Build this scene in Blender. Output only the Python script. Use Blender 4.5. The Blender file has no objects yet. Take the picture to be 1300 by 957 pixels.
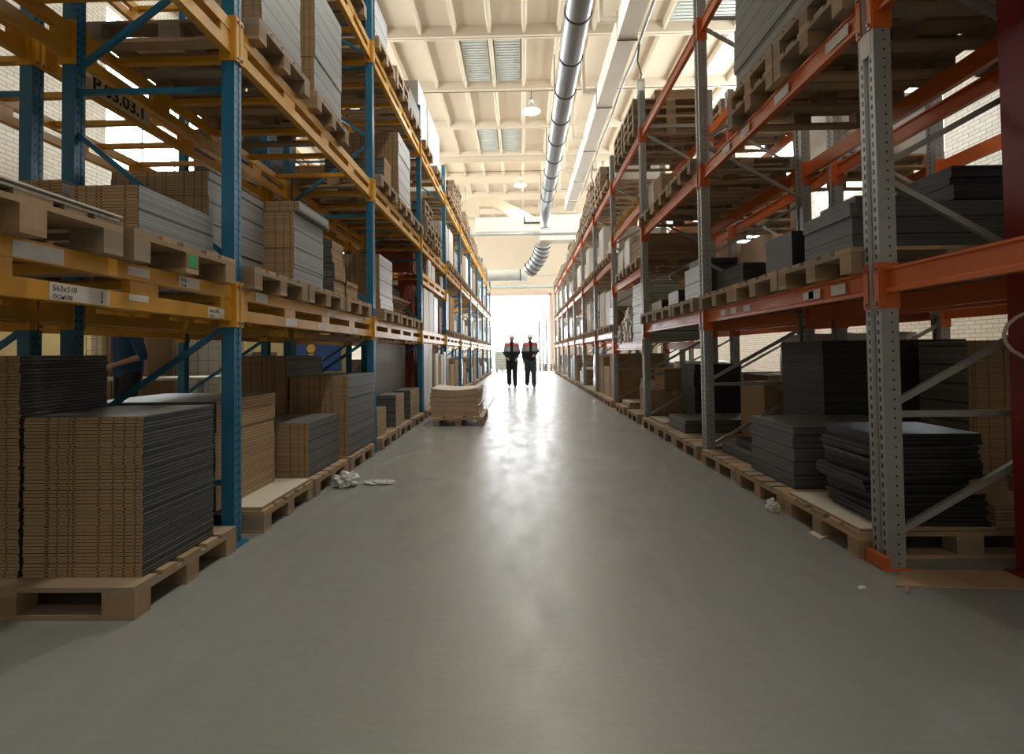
import bpy, bmesh, math, random
from mathutils import Vector, Matrix, noise
random.seed(7)
SC = bpy.context.scene
COL = SC.collection
# ------------------------------------------------------------------ camera, world, light, exposure
f_px, px0, py0 = 650.0, 650.0, 433.0
yc = Vector((12, -15, -650)).normalized()
uc = Vector((-.0129, 1, (-.0129*12-15)/650.0)).normalized()
xc = yc.cross(uc)
Rwc = Matrix((xc, yc, uc)).transposed()
cam_d = bpy.data.cameras.new('camera'); cam = bpy.data.objects.new('camera', cam_d); COL.objects.link(cam)
cam.matrix_world = Matrix.Translation((0, 0, 1.15)) @ Rwc.transposed().to_4x4()
cam_d.sensor_width = 36; cam_d.lens = 36*f_px/1300; cam_d.shift_y = -(478.5-py0)/1300
cam_d.clip_start = .05; cam_d.clip_end = 300
SC.camera = cam
vs = SC.view_settings
vs.view_transform = 'Standard'; vs.look = 'None'; vs.gamma = 1; vs.use_curve_mapping = False
vs.exposure = 1.22
SC.cycles.use_denoising = True
SC.cycles.max_bounces = 8; SC.cycles.diffuse_bounces = 5; SC.cycles.glossy_bounces = 3; SC.cycles.transparent_max_bounces = 12
SC.cycles.sample_clamp_indirect = 6
W = bpy.data.worlds.new('sky'); SC.world = W; W.use_nodes = True
bg = W.node_tree.nodes['Background']; bg.inputs[0].default_value = (.90, .95, 1, 1); bg.inputs[1].default_value = 11.5
def area(name, loc, rot, sx, sy, power=0, portal=False, color=(1, 1, 1)):
    d = bpy.data.lights.new(name, 'AREA'); d.shape = 'RECTANGLE'; d.size = sx; d.size_y = sy; d.energy = power; d.color = color
    if portal: d.cycles.is_portal = True
    o = bpy.data.objects.new(name, d); COL.objects.link(o); o.location = loc; o.rotation_euler = rot
    return o
R90 = math.pi/2
GX0, GX1, GZ, YF, XL, XR, CZ, YB = -2.2, 2.0, 5.2, 36.0, -9.5, 9.5, 10.4, -3.4
area('gate_daylight', (-.1, YF+.25, GZ/2), (-R90, 0, 0), 4.2, 5.2, 0, True)
area('window_daylight', (XL-.2, 22, 7.4), (0, -R90, 0), 3.8, 22, 0, True)
area('window_daylight', (XR+.2, 22, 7.4), (0, R90, 0), 3.8, 22, 0, True)
LAMP_W = 340

# ------------------------------------------------------------------ materials
def nm(name):
    m = bpy.data.materials.new(name); m.use_nodes = True
    nt = m.node_tree; return m, nt, nt.nodes['Principled BSDF']
def N(nt, t, **k):
    n = nt.nodes.new(t)
    for a, v in k.items(): setattr(n, a, v)
    return n
def text_mesh(body, size, ext, ax, ay, parent, loc, rot, name='writing'):
    cu = bpy.data.curves.new(name, 'FONT'); cu.body = body; cu.size = size; cu.extrude = ext; cu.align_x = ax; cu.offset = .004 if size > .1 else 0; cu.align_y = ay
    t = bpy.data.objects.new(name, cu); COL.objects.link(t); bpy.context.view_layer.update()
    me = bpy.data.meshes.new_from_object(t); bpy.data.objects.remove(t); me.materials.clear(); me.materials.append(M['ink'])
    o = bpy.data.objects.new(name, me); COL.objects.link(o); o.parent = parent; o.location = loc; o.rotation_euler = rot; return o
def math_(nt, op, a, b=None, c=None):
    n = nt.nodes.new('ShaderNodeMath'); n.operation = op
    for i, v in enumerate((a, b, c)):
        if v is None: continue
        if isinstance(v, (int, float)): n.inputs[i].default_value = v
        else: nt.links.new(v, n.inputs[i])
    return n.outputs[0]
def mix(nt, fac, a, b, mode='MIX'):
    n = nt.nodes.new('ShaderNodeMix'); n.data_type = 'RGBA'; n.blend_type = mode
    for i, v in ((0, fac), (6, a), (7, b)):
        if isinstance(v, (int, float)): n.inputs[i].default_value = v
        elif isinstance(v, tuple): n.inputs[i].default_value = (*v, 1) if len(v) == 3 else v
        else: nt.links.new(v, n.inputs[i])
    return n.outputs[2]
def objcoord(nt):
    tc = N(nt, 'ShaderNodeTexCoord'); s = N(nt, 'ShaderNodeSeparateXYZ'); nt.links.new(tc.outputs['Object'], s.inputs[0])
    return tc.outputs['Object'], s.outputs[0], s.outputs[1], s.outputs[2]
def noise_(nt, vec, scale, detail=3, stretch=None):
    if stretch:
        mp = N(nt, 'ShaderNodeMapping'); mp.inputs['Scale'].default_value = stretch; nt.links.new(vec, mp.inputs[0]); vec = mp.outputs[0]
    n = N(nt, 'ShaderNodeTexNoise'); n.inputs['Scale'].default_value = scale; n.inputs['Detail'].default_value = detail
    nt.links.new(vec, n.inputs['Vector']); return n.outputs['Fac']
def rand(nt): return N(nt, 'ShaderNodeObjectInfo').outputs['Random']
def plain(name, c, rough=.6, metal=0, var=.25, scale=6, bump=0, spec=.5):
    m, nt, b = nm(name); v, x, y, z = objcoord(nt)
    f = noise_(nt, v, scale)
    d = tuple(k*(1-var) for k in c); l = tuple(min(1, k*(1+var*.6)) for k in c)
    nt.links.new(mix(nt, f, d, l), b.inputs['Base Color'])
    b.inputs['Roughness'].default_value = rough; b.inputs['Metallic'].default_value = metal; b.inputs['Specular IOR Level'].default_value = spec
    if bump:
        bp = N(nt, 'ShaderNodeBump'); bp.inputs['Strength'].default_value = bump; nt.links.new(noise_(nt, v, scale*6, 4), bp.inputs['Height']); nt.links.new(bp.outputs[0], b.inputs['Normal'])
    return m
def wood(name, c1, c2, axis=0):
    m, nt, b = nm(name); v, x, y, z = objcoord(nt)
    st = [60, 60, 60]; st[axis] = 3
    f = noise_(nt, v, 1, 4, tuple(st)); col = mix(nt, f, c1, c2)
    g = noise_(nt, v, 4); col = mix(nt, math_(nt, 'MULTIPLY', g, .45), col, tuple(k*.45 for k in c1))
    r = rand(nt); col = mix(nt, math_(nt, 'MULTIPLY', r, .55), col, tuple(k*.5 for k in c1))
    r2 = math_(nt, 'FRACT', math_(nt, 'MULTIPLY', r, 7.3)); g2 = math_(nt, 'MULTIPLY', math_(nt, 'GREATER_THAN', r2, .55), .55); col = mix(nt, g2, col, (.26, .225, .185))
    nt.links.new(col, b.inputs['Base Color']); b.inputs['Roughness'].default_value = .8
    return m
def panel_edge_tan(name, c, t=.016, holes=True):
    """raw particle board edge: seam every t, one row of core holes per sheet"""
    m, nt, b = nm(name); v, x, y, z = objcoord(nt)
    f = noise_(nt, v, 90, 3); col = mix(nt, f, tuple(k*.75 for k in c), tuple(min(1, k*1.2) for k in c))
    zf = math_(nt, 'FRACT', math_(nt, 'DIVIDE', z, t))
    rowid = math_(nt, 'FLOOR', math_(nt, 'DIVIDE', z, t))
    wn = N(nt, 'ShaderNodeTexWhiteNoise', noise_dimensions='1D'); nt.links.new(rowid, wn.inputs['W'])
    col = mix(nt, math_(nt, 'MULTIPLY', wn.outputs[0], .45), col, tuple(k*.5 for k in c))
    seam = math_(nt, 'LESS_THAN', math_(nt, 'ABSOLUTE', math_(nt, 'SUBTRACT', zf, .5)), .41)
    col = mix(nt, seam, tuple(k*.3 for k in c), col)
    if holes:
        u = math_(nt, 'ADD', x, y)
        a1 = math_(nt, 'LESS_THAN', math_(nt, 'ABSOLUTE', math_(nt, 'SUBTRACT', math_(nt, 'FRACT', math_(nt, 'DIVIDE', u, .052)), .5)), .09)
        a2 = math_(nt, 'LESS_THAN', math_(nt, 'ABSOLUTE', math_(nt, 'SUBTRACT', math_(nt, 'FRACT', math_(nt, 'DIVIDE', u, .119)), .35)), .05)
        a3 = math_(nt, 'GREATER_THAN', math_(nt, 'FRACT', math_(nt, 'DIVIDE', u, .31)), .45)
        h = math_(nt, 'MAXIMUM', math_(nt, 'MULTIPLY', a1, a3), a2)
        zz = math_(nt, 'LESS_THAN', math_(nt, 'ABSOLUTE', math_(nt, 'SUBTRACT', zf, .5)), .2)
        col = mix(nt, math_(nt, 'MULTIPLY', h, zz), col, tuple(k*.16 for k in c))
    nt.links.new(col, b.inputs['Base Color']); b.inputs['Roughness'].default_value = .85; b.inputs['Specular IOR Level'].default_value = .2
    return m
def panel_edge_grey(name, c, t=.016, every=6):
    m, nt, b = nm(name); v, x, y, z = objcoord(nt)
    q = math_(nt, 'DIVIDE', z, t)
    wn = N(nt, 'ShaderNodeTexWhiteNoise', noise_dimensions='1D'); nt.links.new(math_(nt, 'FLOOR', q), wn.inputs['W'])
    col = mix(nt, wn.outputs[0], tuple(k*.8 for k in c), tuple(min(1, k*1.15) for k in c))
    seam = math_(nt, 'LESS_THAN', math_(nt, 'ABSOLUTE', math_(nt, 'SUBTRACT', math_(nt, 'FRACT', q), .5)), .43)
    col = mix(nt, seam, tuple(k*.5 for k in c), col)
    if every:
        s2 = math_(nt, 'GREATER_THAN', math_(nt, 'FRACT', math_(nt, 'DIVIDE', z, t*every)), .1)
        col = mix(nt, s2, tuple(k*.3 for k in c), col)
    nt.links.new(col, b.inputs['Base Color']); b.inputs['Roughness'].default_value = .5; b.inputs['Specular IOR Level'].default_value = .35
    return m
def perforated(name, c, hole_x, hole_y, hw, hh, dx=.006, dy=.006, rough=.4, metal=0., pitch=.05):
    """painted or galvanised post with punched holes: slot columns at y=hole_x on the aisle faces, at x=hole_y on the others"""
    m, nt, b = nm(name); v, x, y, z = objcoord(nt)
    g = N(nt, 'ShaderNodeNewGeometry'); s = N(nt, 'ShaderNodeSeparateXYZ'); nt.links.new(g.outputs['Normal'], s.inputs[0])
    onx = math_(nt, 'GREATER_THAN', math_(nt, 'ABSOLUTE', s.outputs[0]), .7)
    zf = math_(nt, 'MULTIPLY', math_(nt, 'ABSOLUTE', math_(nt, 'SUBTRACT', math_(nt, 'FRACT', math_(nt, 'DIVIDE', z, pitch)), .5)), pitch)
    def cols(co, us, r):
        out = 0.0
        for u in us:
            k = math_(nt, 'LESS_THAN', math_(nt, 'ABSOLUTE', math_(nt, 'SUBTRACT', co, u)), r)
            out = k if out == 0.0 else math_(nt, 'MAXIMUM', out, k)
        return out
    hx = math_(nt, 'MULTIPLY', cols(y, hole_x, hw), math_(nt, 'LESS_THAN', zf, hh))
    hy = math_(nt, 'MULTIPLY', cols(x, hole_y, dx), math_(nt, 'LESS_THAN', zf, dy))
    hole = math_(nt, 'ADD', math_(nt, 'MULTIPLY', onx, hx), math_(nt, 'MULTIPLY', math_(nt, 'SUBTRACT', 1.0, onx), hy))
    f = noise_(nt, v, 9, 4); col = mix(nt, f, tuple(k*.8 for k in c), tuple(min(1, k*1.15) for k in c))
    col = mix(nt, hole, col, (.006, .006, .007))
    nt.links.new(col, b.inputs['Base Color']); b.inputs['Roughness'].default_value = rough
    nt.links.new(math_(nt, 'MULTIPLY', math_(nt, 'SUBTRACT', 1.0, hole), metal), b.inputs['Metallic'])
    return m
M = {}
M['blue_post'] = perforated('blue_post', (.018, .165, .31), (-.018, .018), (), .007, .0085, rough=.35)
M['grey_post'] = perforated('galvanised_post', (.36, .37, .37), (-.035, .035), (.01,), .007, .013, .005, .005, rough=.42, metal=.35)
M['blue'] = plain('blue_paint', (.018, .16, .30), .35, var=.15)
M['yellow'] = plain('yellow_paint', (.66, .33, .025), .38, var=.22, scale=3)
M['orange'] = plain('orange_paint', (.62, .135, .022), .38, var=.2, scale=3)
M['orange_label'] = plain('orange_label_strip', (.62, .5, .52), .5, var=.1)
M['galv'] = plain('galvanised_steel', (.38, .38, .37), .4, .4, var=.2)
M['duct'] = plain('duct_steel', (.34, .36, .38), .38, .6, var=.12, scale=2)
M['dark_steel'] = plain('dark_steel', (.06, .06, .06), .5, .3)
M['bolt'] = plain('bolt_steel', (.3, .3, .32), .35, .8)
M['red'] = plain('dark_red_paint', (.20, .012, .010), .5, var=.25)
M['redbrown'] = plain('red_brown_paint', (.22, .045, .025), .6, var=.25)
M['wood_x'] = wood('pallet_wood_long', (.40, .26, .14), (.72, .53, .33), 0)
M['wood_y'] = wood('pallet_wood_cross', (.38, .25, .13), (.70, .50, .31), 1)
M['wood_b'] = wood('pallet_block_wood', (.32, .20, .11), (.60, .42, .25), 2)
M['tan16'] = panel_edge_tan('raw_board_edge', (.44, .30, .175))
M['tan22'] = panel_edge_tan('raw_board_edge_thick', (.42, .29, .17), .022, True)
M['tanp'] = panel_edge_tan('raw_board_edge_solid', (.46, .32, .19), .02, False)
M['grey16'] = panel_edge_grey('grey_laminate_edge', (.115, .125, .123))
M['lgrey16'] = panel_edge_grey('light_grey_laminate_edge', (.24, .25, .245), every=9)
M['pale16'] = panel_edge_grey('pale_laminate_edge', (.55, .57, .58), every=12)
M['black22'] = panel_edge_grey('black_board_edge', (.042, .044, .046), .022, 4)
M['top_grey'] = plain('grey_laminate_face', (.16, .17, .168), .35, var=.12)
M['top_lgrey'] = plain('light_grey_laminate_face', (.3, .31, .3), .4, var=.1)
M['top_black'] = plain('black_laminate_face', (.03, .031, .032), .4, var=.2)
M['top_white'] = plain('white_board_face', (.62, .58, .50), .5, var=.1)
M['mdf'] = plain('pale_fibreboard_edge', (.52, .38, .27), .75, var=.2, scale=20)
M['palecard'] = plain('pale_cardboard', (.60, .46, .32), .7, var=.08)
M['pink_paint'] = plain('faded_red_paint', (.62, .34, .27), .6)
M['card'] = plain('brown_cardboard', (.38, .25, .14), .8, var=.15, scale=3)
M['white'] = plain('white_carton', (.80, .79, .76), .6, var=.08, scale=3)
M['green_white'] = panel_edge_grey('pale_green_board_edge', (.55, .58, .50), .05, 3)
M['film'] = plain('plastic_film', (.62, .63, .62), .25, var=.15, scale=12, bump=.4)
M['tape'] = plain('packing_tape', (.50, .38, .22), .3, var=.1)
M['label'] = plain('white_label', (.66, .63, .58), .5, var=.12, scale=20)
M['ink'] = plain('black_ink', (.015, .015, .015), .6, var=.0)
M['cream'] = plain('cream_ceiling_paint', (.52, .42, .305), .8, var=.08, scale=.6)
M['cream_beam'] = plain('cream_beam_paint', (.66, .61, .52), .6, var=.06, scale=1)
M['vent'] = plain('ceiling_vent_metal', (.46, .46, .41), .6, var=.25, scale=4)
M['wall_yellow'] = plain('yellow_partition', (.66, .56, .30), .7, var=.08)
M['poster_blue'] = plain('poster_blue', (.03, .09, .33), .5, var=.1)
M['poster_yellow'] = plain('poster_yellow', (.8, .5, .04), .5, var=.05)
M['skin'] = plain('skin', (.52, .30, .21), .5, var=.08)
M['navy'] = plain('navy_cloth', (.018, .022, .035), .85, var=.2)
M['slate'] = plain('slate_cloth', (.06, .075, .085), .85, var=.2)
M['tshirt'] = plain('blue_tshirt', (.02, .07, .19), .85, var=.15)
M['shoe'] = plain('black_leather', (.02, .02, .02), .5)
M['helmet'] = plain('white_hard_hat', (.85, .85, .83), .3, var=.03)
M['hair'] = plain('dark_hair', (.03, .02, .015), .7)
M['straw'] = plain('straw', (.6, .42, .16), .8, var=.4, scale=30)
M['cable'] = plain('pale_cable', (.55, .45, .40), .5)
M['boxbeige'] = plain('beige_plastic', (.62, .56, .36), .5)
M['green_paint'] = plain('green_paint', (.01, .35, .09), .5)
M['wire'] = plain('cage_wire', (.55, .55, .54), .4, .5)
M['outside'] = plain('outside_concrete', (.6, .58, .55), .9, var=.1, scale=.3)
def emis(name, c, s):
    m, nt, b = nm(name); b.inputs['Base Color'].default_value = (*c, 1); b.inputs['Emission Color'].default_value = (*c, 1); b.inputs['Emission Strength'].default_value = s; return m
M['bulb'] = emis('lamp_glow', (1, .96, .88), 7)
def glass():
    m, nt, b = nm('window_glass'); nt.nodes.remove(b); out = nt.nodes['Material Output']
    t = N(nt, 'ShaderNodeBsdfTransparent'); g = N(nt, 'ShaderNodeBsdfGlossy'); g.inputs['Roughness'].default_value = .05
    t.inputs[0].default_value = (.93, .95, .94, 1); mx = N(nt, 'ShaderNodeMixShader'); mx.inputs[0].default_value = .06
    nt.links.new(t.outputs[0], mx.inputs[1]); nt.links.new(g.outputs[0], mx.inputs[2]); nt.links.new(mx.outputs[0], out.inputs[0]); return m
M['glass'] = glass()
def floor_mat():
    m, nt, b = nm('polished_concrete'); v, x, y, z = objcoord(nt)
    n1 = noise_(nt, v, .5, 6); n2 = noise_(nt, v, 7, 6, (1, .35, 1)); n3 = noise_(nt, v, 45, 3)
    n2s = N(nt, 'ShaderNodeMapRange'); n2s.inputs[1].default_value = .22; n2s.inputs[2].default_value = .80; nt.links.new(n2, n2s.inputs[0]); n2 = n2s.outputs[0]
    col = mix(nt, n1, (.175, .19, .182), (.27, .29, .28)); col = mix(nt, math_(nt, 'MULTIPLY', n2, .38), col, (.155, .165, .155))
    n4 = noise_(nt, v, 1.0, 5, (5, 60, 1)); col = mix(nt, math_(nt, 'MULTIPLY', n4, .3), col, (.36, .37, .36))
    col = mix(nt, math_(nt, 'MULTIPLY', n3, .25), col, (.40, .40, .37))
    # dull orange rust stain around the foot of the first grey post, worn dust elsewhere
    nt.links.new(col, b.inputs['Base Color'])
    r = N(nt, 'ShaderNodeMapRange'); r.inputs[3].default_value = .26; r.inputs[4].default_value = .48; nt.links.new(n2, r.inputs[0])
    nt.links.new(r.outputs[0], b.inputs['Roughness']); b.inputs['Specular IOR Level'].default_value = .55
    bp = N(nt, 'ShaderNodeBump'); bp.inputs['Strength'].default_value = .03; nt.links.new(n2, bp.inputs['Height']); nt.links.new(bp.outputs[0], b.inputs['Normal'])
    return m
M['floor'] = floor_mat()
def brick_mat():
    m, nt, b = nm('white_painted_brick'); v, x, y, z = objcoord(nt)
    cb = N(nt, 'ShaderNodeCombineXYZ'); nt.links.new(math_(nt, 'ADD', x, y), cb.inputs[0]); nt.links.new(z, cb.inputs[1])
    br = N(nt, 'ShaderNodeTexBrick'); nt.links.new(cb.outputs[0], br.inputs['Vector'])
    br.inputs['Color1'].default_value = (.80, .76, .68, 1); br.inputs['Color2'].default_value = (.70, .66, .58, 1); br.inputs['Mortar'].default_value = (.42, .39, .34, 1)
    br.inputs['Scale'].default_value = 1; br.inputs['Brick Width'].default_value = .27; br.inputs['Row Height'].default_value = .09; br.inputs['Mortar Size'].default_value = .008
    nt.links.new(br.outputs[0], b.inputs['Base Color']); b.inputs['Roughness'].default_value = .8
    return m
M['brick'] = brick_mat()

# ------------------------------------------------------------------ mesh helpers
class MB:
    def __init__(s): s.v = []; s.f = []; s.m = []; s.mats = []
    def mi(s, mat):
        if mat not in s.mats: s.mats.append(mat)
        return s.mats.index(mat)
    def hexa(s, c, mats):
        n = len(s.v); s.v += [tuple(p) for p in c]
        if isinstance(mats, str): mats = (mats,)*3
        mx, my, mz = (s.mi(k) for k in mats)
        for q, k in (((0, 3, 2, 1), mz), ((4, 5, 6, 7), mz), ((0, 1, 5, 4), my), ((2, 3, 7, 6), my), ((1, 2, 6, 5), mx), ((3, 0, 4, 7), mx)):
            s.f.append(tuple(n+i for i in q)); s.m.append(k)
        return s
    def box(s, x0, x1, y0, y1, z0, z1, mats, rot=0):
        """mats: one name or (x faces, y faces, z faces)"""
        c = [(x0, y0, z0), (x1, y0, z0), (x1, y1, z0), (x0, y1, z0), (x0, y0, z1), (x1, y0, z1), (x1, y1, z1), (x0, y1, z1)]
        if rot:
            cx, cy = (x0+x1)/2, (y0+y1)/2; a, b = math.cos(rot), math.sin(rot)
            c = [(cx+(p[0]-cx)*a-(p[1]-cy)*b, cy+(p[0]-cx)*b+(p[1]-cy)*a, p[2]) for p in c]
        return s.hexa(c, mats)
    def bar(s, p, q, w, h, mat, up=(0, 0, 1)):
        p, q = Vector(p), Vector(q); d = (q-p).normalized(); u = Vector(up)
        if abs(d.dot(u)) > .98: u = Vector((1, 0, 0))
        r = d.cross(u).normalized(); u = r.cross(d)
        c = [p-r*w/2-u*h/2, p+r*w/2-u*h/2, q+r*w/2-u*h/2, q-r*w/2-u*h/2, p-r*w/2+u*h/2, p+r*w/2+u*h/2, q+r*w/2+u*h/2, q-r*w/2+u*h/2]
        return s.hexa(c, mat)
    def prism(s, prof, a, b, axis, mat):
        """closed profile extruded from a to b along axis"""
        n = len(s.v); k = len(prof)
        for t in (a, b):
            for (u, w) in prof:
                s.v.append({'x': (t, u, w), 'y': (u, t, w), 'z': (u, w, t)}[axis])
        mi = s.mi(mat)
        for i in range(k):
            j = (i+1) % k; s.f.append((n+i, n+j, n+k+j, n+k+i)); s.m.append(mi)
        s.f.append(tuple(n+i for i in reversed(range(k)))); s.m.append(mi)
        s.f.append(tuple(n+k+i for i in range(k))); s.m.append(mi)
        return s
    def tube(s, pts, r, mat, seg=12, caps=True):
        pts = [Vector(p) for p in pts]; n = len(s.v); mi = s.mi(mat); L = len(pts)
        rr = r if isinstance(r, (list, tuple)) else [r]*L
        prev = None
        for i, p in enumerate(pts):
            d = (pts[min(i+1, L-1)]-pts[max(i-1, 0)]).normalized()
            if prev is None:
                a = Vector((0, 0, 1)) if abs(d.z) < .9 else Vector((1, 0, 0)); u = d.cross(a).normalized()
            else: u = (prev-d*prev.dot(d)).normalized()
            prev = u; w = d.cross(u)
            for k in range(seg):
                t = 2*math.pi*k/seg; s.v.append(tuple(p+(u*math.cos(t)+w*math.sin(t))*rr[i]))
        for i in range(L-1):
            for k in range(seg):
                k2 = (k+1) % seg; s.f.append((n+i*seg+k, n+i*seg+k2, n+(i+1)*seg+k2, n+(i+1)*seg+k)); s.m.append(mi)
        if caps:
            s.f.append(tuple(n+k for k in reversed(range(seg)))); s.m.append(mi)
            s.f.append(tuple(n+(L-1)*seg+k for k in range(seg))); s.m.append(mi)
        return s
    def mesh(s, name, smooth=False):
        me = bpy.data.meshes.new(name); me.from_pydata(s.v, [], s.f)
        for k in s.mats: me.materials.append(M[k])
        me.polygons.foreach_set('material_index', s.m)
        bm = bmesh.new(); bm.from_mesh(me); bmesh.ops.recalc_face_normals(bm, faces=bm.faces); bm.to_mesh(me); bm.free()
        if smooth:
            for p in me.polygons: p.use_smooth = len(p.vertices) <= 4
        me.update(); return me
    def obj(s, name, parent=None, loc=(0, 0, 0), smooth=False, rz=0):
        return link(s.mesh(name, smooth), name, parent, loc, rz)
def link(me, name, parent=None, loc=(0, 0, 0), rz=0):
    o = bpy.data.objects.new(name, me); COL.objects.link(o); o.location = loc; o.rotation_euler = (0, 0, rz)
    if parent: o.parent = parent
    return o
def tag(o, label=None, cat=None, group=None, kind=None):
    if label: o['label'] = label
    if cat: o['category'] = cat
    if group: o['group'] = group
    if kind: o['kind'] = kind
    return o
def empty(name, loc=(0, 0, 0), label=None, cat=None, group=None, rz=0):
    o = bpy.data.objects.new(name, None); COL.objects.link(o); o.location = loc; o.rotation_euler = (0, 0, rz); o.empty_display_size = .1
    return tag(o, label, cat, group)
def struct(mb, name): return tag(mb.obj(name), kind='structure')
def dup(root, loc, label=None, rz=None):
    r = root.copy(); COL.objects.link(r); r.location = loc
    if rz is not None: r.rotation_euler = (0, 0, rz)
    if label: r['label'] = label
    for ch in list(root.children):
        c = ch.copy(); COL.objects.link(c); c.parent = r
        for g in list(ch.children):
            d = g.copy(); COL.objects.link(d); d.parent = c
    return r

# ------------------------------------------------------------------ the hall
struct(MB().box(XL-.3, XR+.3, YB-.3, YF+.3, -.3, 0, 'floor'), 'floor')
struct(MB().box(-40, 40, YF+.3, 90, -.3, -.02, 'outside'), 'ground')
WZ0, WZ1 = 5.5, 9.3
def side_wall(name, xa, xb):
    b = MB(); b.box(xa, xb, YB, YF, 0, WZ0, 'brick').box(xa, xb, YB, YF, WZ1, CZ+.7, 'brick')
    b.box(xa, xb, YB, 11.5, WZ0, WZ1, 'brick')
    for k in range(6): b.box(xa, xb, 4.9+6*k-.5+.1, 4.9+6*k+.6, WZ0, WZ1, 'brick') if 11 < 4.9+6*k < YF else None
    b.box(xa, xb, 33, YF, WZ0, WZ1, 'brick')
    struct(b, name)
side_wall('wall_left', XL-.3, XL); side_wall('wall_right', XR, XR+.3)
wn_ = 1
for xa in (XL-.2, XR+.1):
    for k in range(2, 6):
        y0 = -1 if k == 0 else 4.9+6*(k-1)+.6; y1 = min(33, 4.9+6*k-.4)
        if y1-y0 < .5: continue
        fr = MB(); fr.box(xa, xa+.1, y0, y1, WZ0, WZ0+.08, 'white').box(xa, xa+.1, y0, y1, WZ1-.08, WZ1, 'white')
        n = 4
        for i in range(n+1):
            yy = y0+(y1-y0-.07)*i/n; fr.box(xa, xa+.1, yy, yy+.07, WZ0+.08, WZ1-.08, 'white')
        fr.box(xa+.02, xa+.08, y0, y1, 7.35, 7.42, 'white')
        w = struct(fr, f'window_{wn_}'); wn_ += 1
        g = MB().box(xa+.045, xa+.055, y0, y1, WZ0+.05, WZ1-.05, 'glass').obj('window_pane', w); tag(g, kind='structure')
struct(MB().box(XL-.3, XR+.3, YB-.3, YB, 0, CZ+.7, 'brick'), 'wall_back')
fw = MB().box(XL-.3, GX0, YF, YF+.3, 0, CZ+.7, 'cream').box(GX1, XR+.3, YF, YF+.3, 0, CZ+.7, 'cream').box(GX0, GX1, YF, YF+.3, GZ, CZ+.7, 'cream')
struct(fw, 'wall_front')
tr = MB().box(GX0-.15, GX0, YF-.06, YF+.02, 0, GZ+.12, 'cream_beam').box(GX1, GX1+.15, YF-.06, YF+.02, 0, GZ+.12, 'pink_paint').box(GX0-.15, GX1+.15, YF-.06, YF+.02, GZ, GZ+.12, 'pink_paint')
struct(tr, 'trim_1')
struct(MB().box(-4, 4, YF-.12, YF-.02, 5.75, 5.95, 'vent').box(-4, 4, YF-.10, YF, 6.6, 6.65, 'vent'), 'trim_2')
# ribbed concrete ceiling slabs, 3 m wide, ribs every metre
b = MB(); P = 3.05; ys = [14.9+P*k for k in range(-6, 8)]
for i, y0 in enumerate(ys):
    y1 = min(y0+P, YF+.3)
    if y1-y0 < .4: continue
    dp = .25 if y0 < 24 else .5
    b.box(XL-.3, XR+.3, y0+.02, y1-.02, CZ+.3, CZ+.4, 'cream')
    b.prism([(y0+.015, CZ+.32-dp), (y0+.10, CZ+.32-dp), (y0+.24, CZ+.3), (y0+.015, CZ+.3)], XL-.3, XR+.3, 'x', 'cream')
    b.prism([(y1-.015, CZ+.32-dp), (y1-.10, CZ+.32-dp), (y1-.24, CZ+.3), (y1-.015, CZ+.3)], XL-.3, XR+.3, 'x', 'cream')
    x = XL-.5
    while x < XR:
        b.prism([(x-.035, CZ+.12), (x+.035, CZ+.12), (x+.08, CZ+.3), (x-.08, CZ+.3)], y0+.1, y1-.1, 'y', 'cream'); x += 1.02
    b.box(XL-.3, XR+.3, y0-.02, y0+.02, CZ+.2, CZ+.35, 'vent')
struct(b.box(XL-.3, XR+.3, YB-.3, YF+.3, CZ+.4, CZ+.7, 'cream'), 'ceiling')
# louvred panels between the ribs
def vent(xc, y0, y1, label):
    v = MB(); w = .82; v.box(xc-w/2, xc+w/2, y0, y1, CZ+.24, CZ+.3, 'vent')
    o = v.obj('ceiling_vent'); s = MB(); k = y0+.05
    while k < y1-.05: s.box(xc-w/2+.04, xc+w/2-.04, k, k+.07, CZ+.215, CZ+.24, 'vent'); k += .14
    s.obj('louvre', o); tag(o, label, 'vent', 'louvred ceiling vents')
def ribx(n): return XL-.5+1.02*n
vent(ribx(8)+.51, 15.2, 17.6, 'louvred grey ceiling vent nearest the camera, left one of its pair')
vent(ribx(9)+.51, 15.2, 17.6, 'louvred grey ceiling vent nearest the camera, right one of its pair')
vent(ribx(8)+.51, 21.3, 23.7, 'farther grey ceiling vent, left one of the pair above the second lamp')
vent(ribx(9)+.51, 21.3, 23.7, 'farther grey ceiling vent, right one of the pair above the second lamp')
vent(ribx(14)+.51, 12.2, 14.6, 'wide grey louvred ceiling vent above the orange rack, left half')
vent(ribx(15)+.51, 12.2, 14.6, 'wide grey louvred ceiling vent above the orange rack, right half')

# ------------------------------------------------------------------ overhead services
H = 1.15
duct = empty('ventilation_duct', (1.15, 0, 7.55), 'long galvanised round air duct under the ceiling ending in an elbow', 'duct')
pts = [(0, -2.9, 0), (0, 22.2, 0)] + [(0, 22.2+.75*math.sin(t*R90/6), -.75*(1-math.cos(t*R90/6))) for t in range(1, 7)] + [(0, 22.95, -.85)]
MB().tube(pts, .24, 'duct', 28).obj('duct_pipe', duct, smooth=True)
for k in range(15):
    y = 2.4+1.42*k
    if y > 22: break
    MB().tube([(0, y-.02, 0), (0, y+.02, 0)], .265, 'dark_steel', 28).obj('duct_ring', duct)
for y in (4.5, 10.2, 15.9, 21):
    MB().box(-.012, .012, y-.012, y+.012, .24, CZ-7.55+.1, 'dark_steel').obj('hanger_rod', duct)
flex = empty('flexible_hose', (.95, 26.2, 5.5), 'silvery ribbed flexible hose hanging above the end of the aisle', 'hose')
pp = []; rr_ = []
for k in range(37):
    t = k/36; pp.append((.22-.75*t*t, 1.1*t, 1.25-1.25*t)); rr_.append(.36+.04*(k % 2))
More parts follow.
